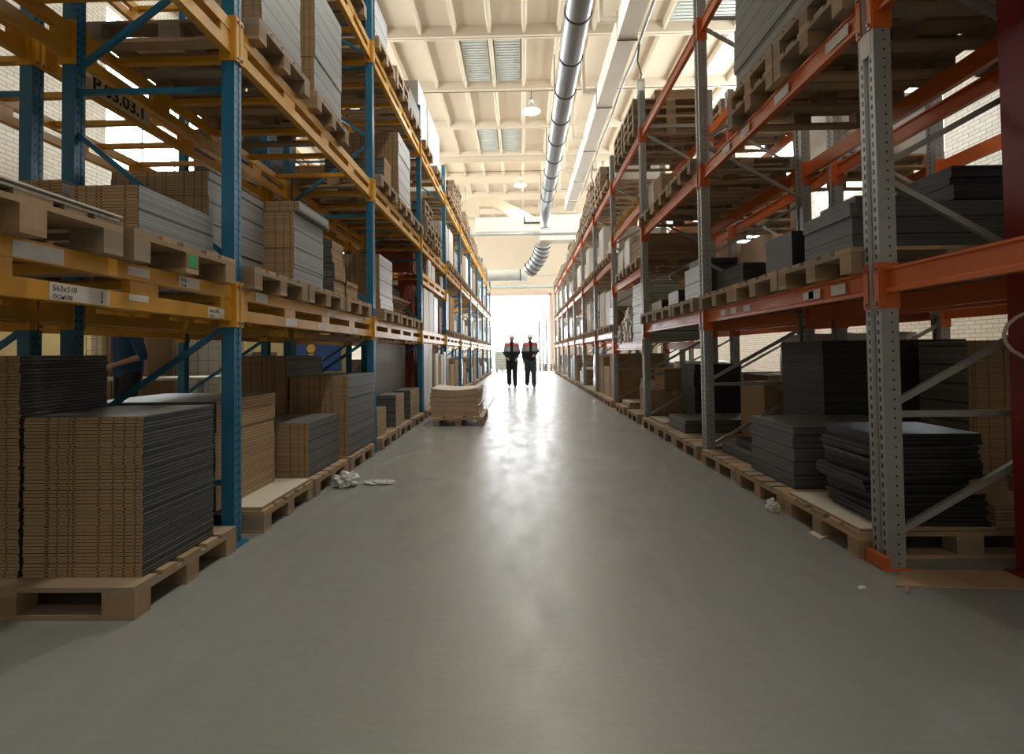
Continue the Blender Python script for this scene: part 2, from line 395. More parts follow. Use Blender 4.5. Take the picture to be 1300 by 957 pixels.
MB().tube(pp, rr_, 'galv', 20).obj('hose_body', flex, smooth=True)
for k in range(2, 36, 5): MB().tube([pp[k], pp[k+1]], .415, 'dark_steel', 20).obj('hose_ring', flex)
MB().box(.15, .17, .08, .10, 1.4, CZ-5.45, 'dark_steel').obj('hanger_rod', flex)
cross = MB().tube([(-6.5, 0, 0), (.35, 0, 0)], .32, 'vent', 24); co = cross.obj('cross_duct', None, (0, 28.2, 5.45), smooth=True)
tag(co, 'horizontal grey round duct crossing high before the gate', 'duct')
for x in (-5, -2, 0): MB().tube([(x-.03, 0, 0), (x+.03, 0, 0)], .335, 'dark_steel', 24).obj('duct_ring', co)
MB().box(-3.01, -2.99, -.01, .01, .3, CZ-5.4, 'dark_steel').obj('hanger_rod', co)
# crane runway beam parallel to the aisle with a hanging control box
rb = empty('runway_beam', (2.40, 0, 8.0), 'long cream box beam running under the ceiling beside the duct', 'beam')
MB().box(-.20, .20, YB+.05, 24.8, 0, .55, 'cream_beam').obj('beam_body', rb)
for y in (6.2, 9.3, 11.1, 14.2, 17.3, 20.4, 23.0):
    MB().box(-.23, .23, y-.02, y+.02, -.03, .6, 'cream_beam').box(-.21, .24, y-.012, y+.012, -.045, -.03, 'dark_steel').obj('beam_bracket', rb)
    MB().box(-.60, -.20, y-.05, y+.05, .38, .48, 'cream_beam').box(-.60, -.52, y-.05, y+.05, .48, CZ-8.0+.3, 'cream_beam').obj('beam_hanger', rb)
MB().tube([(.32, y, .05+.04*math.sin(y*2)) for y in [k*.5-2 for k in range(50)]], .035, 'galv', 8).obj('cable_conduit', rb, smooth=True)
for k, (y, lab) in enumerate(((11.3, 'small grey control box hanging by a hook from the cream beam, nearest'), (18.8, 'small grey control box hanging from the cream beam, farther back'))):
    e = empty('control_box', (2.72, y, 7.0), lab, 'box', 'hanging control boxes')
    MB().box(-.08, .08, -.07, .07, -.18, .18, 'galv').box(-.05, .05, -.1, -.07, -.1, .1, 'vent').obj('box_body', e)
    MB().tube([(0, 0, .18), (.03, 0, .3), (0, 0, .42), (-.05, 0, .6), (0, 0, 1.02)], .02, 'dark_steel', 8).obj('hook_cable', e)
cg = empty('bridge_girder', (0, 25.4, 6.9), 'cream bridge crane girder crossing the hall high above the aisle', 'crane')
MB().box(-2.2, 9.5, -.35, .35, .25, .95, 'cream_beam').box(1.0, 4.4, -.45, .45, -.25, 1.0, 'cream_beam').obj('girder', cg)
MB().box(3.9, 4.1, -.1, .1, .95, CZ-6.9+.3, 'cream_beam').box(8.4, 8.6, -.1, .1, .9, CZ-6.9+.3, 'cream_beam').obj('girder_hanger', cg)
MB().tube([(-9, -.5, .05), (5, -.5, .05)], .06, 'galv', 10).obj('girder_rail', cg)
MB().box(.2, 1.0, -.6, -.5, .55, .62, 'dark_steel').box(.2, .26, -.6, -.5, .55, .9, 'dark_steel').obj('girder_bracket', cg)
dg = MB().prism([(-3.2, 8.6), (-2.5, 9.25), (-1.2, 9.25), (1.5, 7.75), (1.5, 7.25), (-1.35, 8.75), (-2.1, 8.75), (-2.1, 8.2), (-3.2, 8.2)], -.25, .25, 'y', 'cream')
dgo = dg.obj('roof_brace', None, (0, 26.5, 0)); tag(dgo, 'sloping cream roof brace beam above the far end of the aisle', 'beam')
struct(MB().box(-3.05, -2.6, 30.2, 30.6, 0, CZ, 'cream').box(3.4, 3.9, 30.2, 30.6, 0, CZ, 'cream'), 'wall_pillar')
# high bay lamps on cross cables
def lamp(x, y, z, label, src=None):
    if src: return dup(src, (x, y, z), label)
    o = empty('pendant_lamp', (x, y, z), label, 'lamp', 'pendant lamps')
    MB().tube([(0, 0, .08), (0, 0, .12), (0, 0, .2), (0, 0, .32), (0, 0, .40)], [.31, .29, .19, .10, .08], 'cream_beam', 28, False).obj('lamp_shade', o, smooth=True)
    MB().tube([(0, 0, .40), (0, 0, .56), (0, 0, .58)], [.07, .06, .02], 'galv', 14).obj('lamp_cap', o, smooth=True)
    MB().tube([(0, 0, .03), (0, 0, .06), (0, 0, .085)], [.14, .24, .285], 'bulb', 28).obj('bulb', o, smooth=True)
    MB().tube([(0, 0, .58), (0, 0, .788)], .012, 'dark_steel', 6).obj('lamp_cord', o)
    d = bpy.data.lights.new('lamp_light', 'SPOT'); d.energy = LAMP_W; d.spot_size = 2.6; d.spot_blend = .6; d.shadow_soft_size = .3; d.color = (1, .93, .8)
    l = bpy.data.objects.new('lamp_light', d); COL.objects.link(l); l.parent = o; l.location = (0, 0, -.06)
    return o
l0 = lamp(.45, 17.3, 9.3-.0, 'nearest pendant lamp, glowing white under a cone shade before the ceiling vents')
lamp(.05, 25.0, 9.3, 'farther pendant lamp, glowing above the bridge girder', l0)
lamp(.75, 9.4, 9.3, 'added unseen pendant lamp above the near end of the aisle', l0)  # unseen lamp added along the row to light the near aisle
lamp(.85, 1.6, 9.3, 'added unseen pendant lamp overhead above the camera', l0)  # another unseen lamp, added for more light on the nearest racks
for y in (17.3, 25.0, 9.4, 1.6):
    o = MB().tube([(x, y, 10.14-.01-.004*(9.4-abs(x))) for x in (-9.4, -5, -1, .45, 3, 6, 9.4)], .012, 'dark_steel', 6).obj('lamp_cable')
    tag(o, {17.3: 'thin dark cable strung across the ceiling holding the nearest lamp', 25.0: 'thin dark cable holding the farther lamp', 9.4: 'thin cable holding the added lamp above the near aisle', 1.6: 'thin cable holding the added lamp above the camera'}[y], 'cable', 'cables carrying the lamps')

# ------------------------------------------------------------------ pallet racks
FL = [3.13-2.95+2.95*k for k in range(0, 11)]        # .18, 3.13, 6.08 ...
FR = [2.77-2.62+2.61*k for k in range(0, 12)]        # .15, 2.77, 5.37 ...
FR = [.15] + [2.77+2.6*k for k in range(11)]
LL = (1.37, 3.02, 4.70); LH = .21                     # yellow beam undersides, height
RL = (1.44, 2.93, 4.47); RH = .13
RL3 = (1.18, 2.35, 3.38, 4.47)
c_prof = [(-.04, -.04), (.04, -.04), (.04, .04), (-.04, .04)]
def post_mesh(kind, h):
    if kind == 'blue':
        pr = [(-.04, -.04), (.04, -.04), (.04, -.012), (.036, -.010), (.036, .010), (.04, .012), (.04, .04), (-.04, .04)]
        return MB().prism(pr, 0, h, 'z', 'blue_post').mesh('post')
    s = 1
    pr = [(-.045, -.06), (-.045, -.022), (-.030, -.014), (-.030, .014), (-.045, .022), (-.045, .06), (.045, .06), (.045, .045), (.03, .045), (.03, -.045), (.045, -.045), (.045, -.06)]
    return MB().prism(pr, 0, h, 'z', 'grey_post').mesh('post')
def rack(name, label, kind, xf, xb, frames, levels, extra, xdir, ladder, hpost, bars, braces=True, skipb=()):
    """xf aisle-side post centre, xb rear post centre"""
    root = empty(name, ((xf+xb)/2, frames[1], 0), label, 'rack'); ox, oy = -(xf+xb)/2, -frames[1]
    pm = post_mesh(kind, hpost-.01)
    foot = MB().box(-.07, .07, -.07, .07, 0, .012, 'orange' if kind == 'grey' else 'blue').box(-.075, -.045, -.07, .07, .012, .07, 'orange' if kind == 'grey' else 'blue').mesh('foot_plate')
    boltm = MB().tube([(-.058, -.055, .012), (-.058, -.055, .045)], .012, 'bolt', 6).mesh('anchor_bolt')
    for i, y in enumerate(frames):
        for x in (xf, xb):
            p = link(pm, 'post', root, (x+ox, y+oy, .01), 0 if (x == xf) == (xdir < 0 and kind == 'grey') or kind == 'blue' else math.pi)
            if kind == 'blue' and xdir < 0: pass
            if i < 5 and x == xf:
                f = link(foot, 'foot_plate', root, (x+ox, y+oy, 0)); link(boltm, 'anchor_bolt', f)
        b = MB(); mt = 'blue' if kind == 'blue' else 'galv'; w = .032
        if kind == 'blue':
            zz = [(.38, .38, 'h'), (1.36, .69, 'd'), (1.75, 2.58, 'd'), (2.82, 2.82, 'h'), (3.7, 2.95, 'd'), (3.75, 4.5, 'd'), (4.62, 4.62, 'h'), (4.75, 5.4, 'd')]
        else:
            zz = [(.15, .74, 'd'), (.80, .80, 'h'), (.83, 1.40, 'd'), (2.08, 1.47, 'd'), (2.12, 2.68, 'd'), (3.32, 2.72, 'd'), (3.36, 3.92, 'd'), (4.58, 3.96, 'd'), (4.66, 4.66, 'h')]
        if i < 7:
            for (za, zb, t) in zz:
                if max(za, zb) > hpost: continue
                MB().bar((xf+ox, y+oy, za), (xb+ox, y+oy, zb), w*.8, w, mt).obj('brace', root)
        else:
            for (za, zb, t) in zz: b.bar((xf+ox, y+oy, za), (xb+ox, y+oy, zb), w*.8, w, mt)
            b.obj('brace', root)
    mt = 'yellow' if ladder else 'orange'
    cw, ch, h = (.048, .28, LH) if ladder else (.062, .24, RH)
    for i in range(len(frames)-1):
        y0, y1 = frames[i]+(.04 if ladder else .06), frames[i+1]-(.04 if ladder else .06)
        L = y1-y0; lv = extra.get(i, levels)
        for li, z in enumerate(lv):
            for x, sd in ((xf, 1), (xb, -1)):
                if (i, li, sd) in skipb: continue
                m = MB(); t = .025
                if ladder:
                    m.box(-t, t, y0, y1, 0, .072, mt).box(-t, t, y0, y1, .135, h, mt)
                    n = 4; pit = L/n; m.box(-t+.004, t-.004, y0, y0+.11, .07, .14, mt).box(-t+.004, t-.004, y1-.11, y1, .07, .14, mt)
                    for k in range(1, n): m.box(-t+.004, t-.004, y0+pit*k-.09, y0+pit*k+.09, .07, .14, mt)
                else:
                    s = xdir*sd   # outer face direction
                    m.prism([(-.022*s, 0), (.024*s, 0), (.024*s, .022), (.010*s, .03), (.010*s, h-.02), (.024*s, h-.012), (.024*s, h), (-.022*s, h)], y0, y1, 'y', mt)
                bo = m.obj('beam', root, (x+ox, oy, z))
                # end connectors hug the post
                for ye, dr in ((y0, -1), (y1, 1)):
                    yy = ye
                    c = MB(); s = xdir*sd; top = z+h+.03
                    c.box(-.05, .05, min(yy, yy-dr*.008), max(yy, yy-dr*.008), h+.03-ch, h+.03, mt)
                    c.box(*(sorted((s*.046, s*.054))), min(yy, yy+dr*.034), max(yy, yy+dr*.034), h+.03-ch, h+.03, mt)
                    co = c.obj('connector', bo)
                    if i < 3 and x == xf:
                        for zb_ in (h+.0, h+.055-ch): MB().tube([(s*.054, yy+dr*.02, zb_), (s*.064, yy+dr*.02, zb_)], .009, 'bolt', 8).obj('bolt', bo)
            nb = bars(i, li)
            for k in range(nb):
                yy = y0+L*(k+.5)/nb
                MB().box(min(xf, xb)+ox+.026, max(xf, xb)+ox-.026, yy-.025+oy, yy+.025+oy, z+h-.05, z+h-.008, mt if ladder else 'galv').obj('support_bar', root)
    return root
xfL, xbL, xfL2, xbL2 = -1.79, -2.79, -3.06, -4.06
xfR, xbR, xfR2, xbR2 = 1.93, 2.97, 3.30, 4.34
rl = rack('pallet_rack', 'blue and yellow pallet rack along the left side of the aisle', 'blue', xfL, xbL, FL, LL, {3: (1.37, 2.42, 3.02, 4.70)}, 1, True, 5.6, lambda i, l: (5 if i < 3 else 2 if i < 8 else 0))
rl2 = rack('pallet_rack', 'blue and yellow pallet rack standing back to back behind the left aisle rack', 'blue', xfL2, xbL2, FL, LL, {}, 1, True, 5.6, lambda i, l: (6 if i < 3 else 1 if l else 0))
rr = rack('pallet_rack', 'grey and orange pallet rack along the right side of the aisle', 'grey', xfR, xbR, FR, RL, {3: RL3}, -1, False, 5.2, lambda i, l: 0)
rr2 = rack('pallet_rack', 'grey and orange pallet rack standing behind the right aisle rack', 'grey', xfR2, xbR2, FR, RL, {}, -1, False, 5.2, lambda i, l: 0)
# paper labels on the beams
def beam_label(side, y, z, w, h, par, text=None, arrow=False):
    x = xfL+.0255 if side == 'L' else xfR-.0255
    ox, oy = -par.location.x, -par.location.y
    o = MB().box(x+ox-.0006, x+ox+.0008, y-w/2+oy, y+w/2+oy, z-h/2, z+h/2, 'label').obj('label_sticker', par)
    if text:
        for k, (s, dz) in enumerate(text):
            text_mesh(s, h*.46 if len(text) > 1 else h*.8, .0003, 'LEFT', 'TOP_BASELINE', o, (x+ox+(.0014 if side == 'L' else -.0014), y-w/2+.012+oy if side == 'L' else y+w/2-.012+oy, z+dz*h), (R90, 0, R90) if side == 'L' else (R90, 0, -R90))
    if arrow: MB().box(x+ox+.0008, x+ox+.0016, y+w/2-.042+oy, y+w/2-.038+oy, z-h*.4, z+h*.35, 'ink').prism([(y+w/2-.046+oy, z-h*.25), (y+w/2-.034+oy, z-h*.25), (y+w/2-.040+oy, z-h*.45)], x+ox+.0008, x+ox+.0016, 'x', 'ink').obj('arrow', o)
beam_label('L', 2.02, 1.407, .28, .066, rl, (('563x510', .04), ('основ', -.42)), True)
for (y, z, w, h, tx) in ((1.84, 1.54, .20, .06, None), (2.33, 1.545, .13, .04, None), (2.33, 1.425, .12, .03, None), (2.69, 1.545, .17, .055, (('4300', .0), ('осн.', -.45))), (2.93, 1.405, .16, .055, (('600x320', .0), ('осн.', -.45))),
                     (3.45, 1.545, .16, .06, None), (3.9, 1.41, .2, .06, None), (4.5, 1.41, .16, .06, None), (4.75, 1.545, .2, .05, None), (5.4, 1.41, .18, .06, None), (5.6, 1.545, .18, .05, None)):
    beam_label('L', y, z, w, h, rl, tx)
for (y, w, h) in ((3.1, .14, .06), (3.42, .12, .05), (4.35, .12, .05), (4.62, .11, .05), (4.85, .10, .05), (6.2, .1, .04), (7.2, .1, .05), (3.35, .13, .06)):
    beam_label('R', y, 1.44+.065, w, h, rr)
for (y, w) in ((3.05, .22), (3.7, .2), (4.3, .16), (4.7, .16)):
    beam_label('R', y, 2.93+.065, w, .07, rr)
MB().box(-.0, .002, -.04, .04, 0, .13, 'label').obj('label_sticker', rr, (xfR-.047+rr.location.x*-1, 0, 2.72))
# location board on the front beam of the back-to-back rack
sb = MB().box(0, .004, -.31, .31, -.075, .075, 'label').obj('location_sign', rl2, (xfL2+.03-rl2.location.x, 3.80-rl2.location.y, 3.02+.095))
text_mesh('P.03.03.1', .14, .001, 'CENTER', 'CENTER', sb, (.006, 0, 0), (R90, 0, R90), 'sign_text')

# ------------------------------------------------------------------ pallets
PH = .144
def pallet_parts():
    deck = [(-.4+.0725), -.19+.02, 0, .19-.02, .4-.0725]; wid = [.145, .10, .145, .10, .145]
    D = MB(); 
    parts = []
    for c, w in zip(deck, wid): parts.append(('deck_board', MB().box(-.6, .6, c-w/2, c+w/2, .122, .144, 'wood_x')))
    for x in (-.5275, 0, .5275): parts.append(('stringer_board', MB().box(x-.0725, x+.0725, -.4, .4, .1, .122, 'wood_y')))
    for x in (-.5275, 0, .5275):
        for y in (-.35, 0, .35): parts.append(('block', MB().box(x-.0725, x+.0725, y-.05, y+.05, .022, .1, 'wood_b')))
    for y in (-.35, 0, .35): parts.append(('bottom_board', MB().box(-.6, .6, y-.05, y+.05, 0, .022, 'wood_x')))
    return parts
PP = pallet_parts()
PM = [(n, b.mesh(n)) for n, b in PP]
allb = MB()
for n, b in PP:
    k = len(allb.v); allb.v += b.v; allb.f += [tuple(i+k for i in f_) for f_ in b.f]; allb.m += [allb.mi(b.mats[0])]*len(b.f)
PALLET_MESH = allb.mesh('pallet')
n_pal = 0
proto_pallet = None
def pallet(x, y, z, label, near=False, rz=0, name='pallet'):
    global proto_pallet
    j = random.uniform(-.008, .008)
    if near:
        if proto_pallet is None:
            o = empty('pallet', (x, y, z), label, 'pallet', 'wooden pallets', rz+j)
            for n, me in PM: link(me, n, o)
            proto_pallet = o; return o
        return dup(proto_pallet, (x, y, z), label, rz+j)
    o = link(PALLET_MESH, name, None, (x, y, z), rz+j)
    return tag(o, label, 'pallet', 'wooden pallets')

# ------------------------------------------------------------------ loads
KINDS = {  # x faces, y faces, z faces, sheet thickness
    'tan_grey': ('lgrey16', 'tan16', 'top_lgrey', .016), 'tan_dark': ('grey16', 'tan16', 'top_grey', .016), 'dark_tan': ('tanp', 'grey16', 'top_grey', .02),
    'grey': ('grey16', 'grey16', 'top_grey', .016), 'black': ('black22', 'black22', 'top_black', .022), 'pale': ('pale16', 'tan16', 'top_white', .016),
    'pale_dark': ('pale16', 'black22', 'top_white', .022), 'brown': ('tanp', 'tanp', 'card', .02), 'white': ('white', 'white', 'white', .05), 'green': ('green_white', 'green_white', 'top_white', .05)}
def stack(x0, x1, y0, y1, z0, z1, kind, label, group='stacks of panels', cat='panel stack', name='panel_stack', jit=.004, packs=0):
    """one bound stack; packs of sheets sit a few millimetres off each other"""
    mx, my, mz, t = KINDS[kind]; cx, cy = (x0+x1)/2, (y0+y1)/2
    n = max(1, round((z1-z0)/t)); b = MB(); k = 0; g = packs or 6
    while k < n:
        m_ = min(n-k, max(1, int(random.uniform(g*.6, g*1.5))))
        dx, dy = random.uniform(-jit, jit), random.uniform(-jit, jit)
        b.box(x0-cx+dx, x1-cx+dx, y0-cy+dy, y1-cy+dy, k*t, (k+m_)*t, (mx, my, mz), random.uniform(-jit, jit)*.5); k += m_
    o = b.obj(name, None, (cx, cy, z0+.0005)); return tag(o, label, cat, group)
def sheets(x0, x1, y0, y1, z0, n, kind, label, group, jit=.004, t=None, rj=.004, drift=0):
    """every panel of the stack an object"""
    mx, my, mz, tt = KINDS[kind]; t = t or tt; cx, cy = (x0+x1)/2, (y0+y1)/2; w, d = (x1-x0)/2, (y1-y0)/2
    me = MB().box(-w, w, -d, d, .0004, t-.0004, (mx, my, mz)).mesh('board')
    px_, py_, pr_ = 0, 0, 0
    for k in range(n):
        if k % 4 == 0: px_, py_, pr_ = (random.uniform(-1, 1)*drift, random.uniform(-1, 1)*drift, random.uniform(-1, 1)*drift)
        o = link(me, 'board', None, (cx+px_+random.uniform(-jit, jit), cy+py_+random.uniform(-jit, jit), z0+k*t), pr_+random.uniform(-rj, rj))
        tag(o, label, 'board', group)
def carton(x0, x1, y0, y1, z0, z1, mat, label, group='cartons', tape=True, name='carton', cat='box', rz=0):
    cx, cy = (x0+x1)/2, (y0+y1)/2; w, d, h = (x1-x0)/2, (y1-y0)/2, z1-z0
    b = MB(); b.box(-w, w, -d, d, 0, h-.004, mat)
    b.box(-w, -.004, -d, d, h-.004, h, mat).box(.004, w, -d, d, h-.004, h, mat)
    o = b.obj(name, None, (cx, cy, z0+.0005), rz=rz); tag(o, label, cat, group)
    if tape: MB().box(-.03, .03, -d-.001, d+.001, h-.07, h+.0015, 'tape' if mat == 'card' else 'label').obj('tape', o)
    return o
def wrapped(x0, x1, y0, y1, z0, z1, label, group='film wrapped loads', mat='film'):
    """load shrouded in stretch film: soft bulging block"""
    cx, cy = (x0+x1)/2, (y0+y1)/2; bm = bmesh.new(); bmesh.ops.create_cube(bm, size=1)
    bmesh.ops.subdivide_edges(bm, edges=bm.edges, cuts=7, use_grid_fill=True)
    sd = random.random()*50
    for v in bm.verts:
        p = Vector((v.co.x*(x1-x0), v.co.y*(y1-y0), (v.co.z+.5)*(z1-z0)))
        n = noise.noise(p*5+Vector((sd, 0, 0)))
        k = 1-.035*abs(v.co.z*2)**3
        v.co = Vector((p.x*k+n*.02, p.y*k+noise.noise(p*6+Vector((0, sd, 0)))*.02, max(0, p.z+(n*.03 if v.co.z > .3 else 0))))
    me = bpy.data.meshes.new('wrapped_load'); bm.to_mesh(me); bm.free(); me.materials.append(M[mat])
    for p in me.polygons: p.use_smooth = True
    return tag(link(me, 'wrapped_load', None, (cx, cy, z0+.0005)), label, 'wrapped load', group)
XLp, XRp, XLp2, XRp2 = -2.29, 2.43, -3.56, 3.84      # pallet centres
LT = [z+LH for z in LL]; RT = [z+RH for z in RL]

# ---- left rack, floor, nearest bay
pallet(-2.31, 2.64, 0, 'wooden pallet under the tan perforated stack nearest the camera at left', True)
sheets(-2.31, -1.75, 2.34, 2.88, PH, 46, 'tan_dark', 'chipboard panel with a row of holes, in the front left stack nearest the aisle', 'panels in the near left stack', .0025)
sheets(-2.90, -2.33, 2.34, 2.84, PH, 64, 'tan_dark', 'chipboard panel with a row of holes, in the taller left stack at the frame edge', 'panels in the tall stack at the left edge', .003)
# ---- left rack, floor, second bay
pallet(XLp, 3.72, 0, 'wooden pallet with a white board on it behind the first blue post', True)
o = MB().box(-.58, .58, -.38, .38, 0, .02, ('tanp', 'tanp', 'top_white')).obj('base_board', None, (XLp, 3.72, PH)); tag(o, 'cream white board lying on the pallet behind the first blue post', 'board')
stack(-2.85, -1.96, 3.25, 4.03, PH+.02, .86, 'dark_tan', 'tan edged panel stack with dark top on the white board behind the first post', jit=.006)
pallet(XLp, 4.56, 0, 'wooden pallet under the low dark grey sided stack, crumpled film beside it', True)
stack(-2.38, -1.77, 4.22, 4.92, PH, .59, 'tan_dark', 'low dark grey sided panel stack on the floor behind crumpled plastic film', jit=.004)
stack(-2.86, -2.42, 4.22, 4.92, PH, .70, 'tan_dark', 'panel stack at the back of the pallet beside the low dark grey stack', jit=.004)
pallet(XLp, 5.44, 0, 'wooden pallet under the waist high grey stack before the second blue post', True)
stack(-2.32, -1.73, 5.08, 5.98, PH, .95, 'tan_dark', 'waist high grey sided panel stack with tan ends before the second blue post', jit=.005, packs=12)
stack(-2.88, -2.34, 5.08, 5.98, PH, 1.15, 'tan_dark', 'taller tan and grey panel stack behind the waist high grey stack', jit=.005, packs=12)
# ---- left floor, third bay
pallet(XLp, 6.55, 0, 'wooden pallet under the small tan stack just past the second blue post', True)
stack(-2.1, -1.76, 6.2, 6.62, PH, .48, 'dark_tan', 'small tan stack low on the floor just past the second blue post')
pallet(XLp, 7.45, 0, 'wooden pallet under the dark fronted stack, second of the three small stacks', True)
stack(-2.02, -1.76, 7.12, 7.62, PH, .58, 'dark_tan', 'small stack with dark front and tan side, second past the blue post')
pallet(XLp, 8.42, 0, 'wooden pallet under the third small stack before the third blue post', True)
stack(-2.02, -1.76, 8.05, 8.75, PH, .58, 'dark_tan', 'small stack with dark front and tan side, third past the blue post')
o = MB().box(-.02, .02, -1.02, 1.02, 0, 1.17, ('top_lgrey', 'tanp', 'top_lgrey')).obj('large_panel', None, (-2.06, 7.92, PH)); tag(o, 'large light grey panel standing upright behind the small stacks', 'panel')
# ---- left fourth bay: red brown door frames with pale boards stood on end
def upright(x, y, z, h, w, mat, label, group='boards stood on end', t=.04):
    o = MB().box(-t/2, t/2, -w/2, w/2, 0, h, mat).obj('upright_board', None, (x, y, z)); return tag(o, label, 'board', group)
pallet(XLp, 9.55, 0, 'pallet under the pale grey upright boards past the third blue post'); pallet(XLp, 10.5, 0, 'pallet under the upright boards in the red brown bay, middle'); pallet(XLp, 11.4, 0, 'pallet under the upright boards in the red brown bay, far end')
for k, (y, w, c) in enumerate(((9.3, .42, 'top_lgrey'), (9.75, .42, 'pale16'), (10.5, .34, 'top_white'), (10.87, .34, 'card'), (11.25, .34, 'top_white'), (11.62, .3, 'top_lgrey'))):
    upright(-1.76, y, PH, (1.20, 1.2, 1.02, .98, 1.0, 1.05)[k], w, 'top_white' if c == 'pale16' else c, ['wide light grey upright board nearest in the red brown bay, floor level', 'second upright board, off white, floor level of the red brown bay', 'cream upright board at floor level, third along the red brown bay', 'brown upright board at floor level of the red brown bay', 'cream upright board at floor level, fifth along the red brown bay', 'grey upright board at floor level, last in the red brown bay'][k])
for li, (z, h) in enumerate(((.144, 1.2), (LT[0], .82), (2.63, .37))):
    o = empty('slatted_crate', (-1.95, 10.5, z), ['red brown slatted frame standing on the floor behind the upright boards', 'red brown slatted frame on the lower shelf of the fourth left bay', 'red brown slatted frame squeezed under the middle shelf of the fourth left bay'][li], 'frame', 'red brown slatted frames')
    for k in range(17):
        y = -1.3+2.6*k/16; MB().box(-.02, .02, y-.055, y+.055, 0, h, 'redbrown').obj('slat', o)
    MB().box(-.05, -.02, -1.36, 1.36, h-.1, h-.02, 'redbrown').box(-.05, -.02, -1.36, 1.36, .02, .1, 'redbrown').box(-.9, -.05, -1.36, -1.32, 0, h, 'redbrown').box(-.9, -.05, 1.32, 1.36, 0, h, 'redbrown').obj('rail', o)
for k, (y, w, h, c) in enumerate(((9.55, .5, .78, 'top_white'), (10.1, .5, .78, 'top_white'), (10.62, .45, .74, 'top_lgrey'), (11.2, .3, .6, 'redbrown'))):
    upright(-1.79, y, LT[0]+.003, h, w, c, ['off white upright board on the lower shelf, nearest in the red brown bay', 'off white upright board on the lower shelf, second in the red brown bay', 'light grey upright board on the lower shelf of the red brown bay', 'narrow dark red upright board on the lower shelf'][k])
for k, (y, w, h) in enumerate(((9.95, .3, .34), (10.35, .34, .30), (11.5, .16, .25))):
    upright(-1.79, y, 2.634, h, w, 'white', ['white board against the red slats below the middle shelf, nearest', 'white board against the red slats below the middle shelf, second', 'narrow white board against the red slats, far end'][k])
# ---- curved boards on the pallet standing in the aisle
pallet(-1.02, 8.72, 0, 'wooden pallet standing out in the aisle under the sagging boards', True, R90)
def curved_sheet(x0, x1, y0, y1, t, lift):
    b = MB(); n = 12; w = (x1-x0)
    for k in range(n+1):
        u = -1+2*k/n; x = x0+w*k/n; zz = lift*u*u
        b.v += [(x, y0, zz), (x, y1, zz), (x, y0, zz+t), (x, y1, zz+t)]
    ia, ib = b.mi('mdf'), b.mi('top_white')
    for k in range(n):
        a = 4*k; c = a+4
        b.f += [(a, c, c+1, a+1), (a+2, a+3, c+3, c+2), (a, a+2, c+2, c), (a+1, c+1, c+3, a+3)]; b.m += [ib, ib, ia, ia]
    b.f += [(0, 1, 3, 2), (4*n, 4*n+2, 4*n+3, 4*n+1)]; b.m += [ia, ia]
    return b.mesh('curved_board')
cm0 = [curved_sheet(-.385, .385, -.5, .5, .0225, 0.0020*k) for k in range(18)]
for k in range(18):
    o = link(cm0[k], 'curved_board', None, (-1.075+random.uniform(-.012, .012)-.0022*(9-abs(k-9)), 8.72+random.uniform(-.01, .01), PH+.0235*k-.0000), random.uniform(-.01, .01))
    tag(o, 'sagging pale board in the pile on the pallet out in the aisle', 'board', 'sagging boards on the aisle pallet')
# crumpled film on the floor
def crumple(name, loc, s, label, cat='plastic film', mat='film'):
    bm = bmesh.new(); bmesh.ops.create_icosphere(bm, subdivisions=4, radius=1)
    for v in bm.verts:
        n = noise.noise(v.co*2.2)*.5+noise.noise(v.co*6)*.25; v.co *= (1+n); v.co.x *= s[0]; v.co.y *= s[1]; v.co.z = max(0, v.co.z*s[2]+s[2]*.6)
    me = bpy.data.meshes.new(name); bm.to_mesh(me); bm.free(); me.materials.append(M[mat])
    return tag(link(me, name, None, loc), label, cat)
crumple('crumpled_film', (-1.56, 4.50, .001), (.10, .08, .075), 'crumpled clear plastic film on the floor beside the left pallets')
crumple('crumpled_film', (-1.30, 4.58, .001), (.13, .06, .018), 'flat scrap of plastic film lying next to the crumpled ball')

# ---- left lower shelf (L1)
Z = LT[0]+.001
pallet(XLp, 1.74, Z, 'dark wooden pallet on the lower left shelf at the frame edge', True)
o = MB().box(-.57, .6, -.4, .38, 0, .008, 'top_white').box(-.58, .585, -.4, .37, .0085, .016, 'top_white').box(-.55, .61, -.4, .385, .0165, .024, 'top_white').obj('cover_sheet', None, (XLp, 1.74, Z+PH)); tag(o, 'white sheet lying on the pallet on the lower left shelf', 'board')
gp = pallet(XLp, 2.60, Z, 'green marked wooden pallet on the lower left shelf before the first blue post', True)
MB().box(.6005, .6015, .0-.03, .035, .03, .095, 'green_paint').obj('green_mark', gp)
stack(-2.2, -1.86, 2.45, 3.05, Z+PH, 1.99, 'tan_grey', 'low tan perforated stack with grey side on the lower left shelf before the first post')
stack(-2.86, -2.24, 2.45, 3.0, Z+PH, 2.03, 'tan_grey', 'tan stack at the back of the lower left shelf before the first post')
pallet(XLp, 3.62, Z, 'wooden pallet on the lower left shelf just past the first blue post', True)
stack(-2.66, -2.02, 3.27, 3.98, Z+PH, 2.36, 'tan_grey', 'tall tan perforated stack with grey side seen behind the first blue post', packs=9, jit=.007)
pallet(XLp, 4.47, Z, 'wooden pallet under the tall grey block in the second left bay', True)
stack(-2.30, -1.80, 4.02, 4.62, Z+PH, 2.30, 'tan_grey', 'tall block of tan and smooth grey panels on the lower left shelf', packs=14, jit=.004)
stack(-2.31, -1.76, 4.04, 4.66, 2.31, 2.385, 'tan_grey', 'small pack of panels slipped askew on top of the tall grey block', jit=.002)
pallet(XLp, 5.36, Z, 'wooden pallet under the dark and tan stacks in the second left bay', True)
stack(-2.45, -1.84, 4.98, 5.28, Z+PH, 2.28, 'dark_tan', 'dark fronted stack with wavy tan side on the lower left shelf', jit=.014, packs=4)
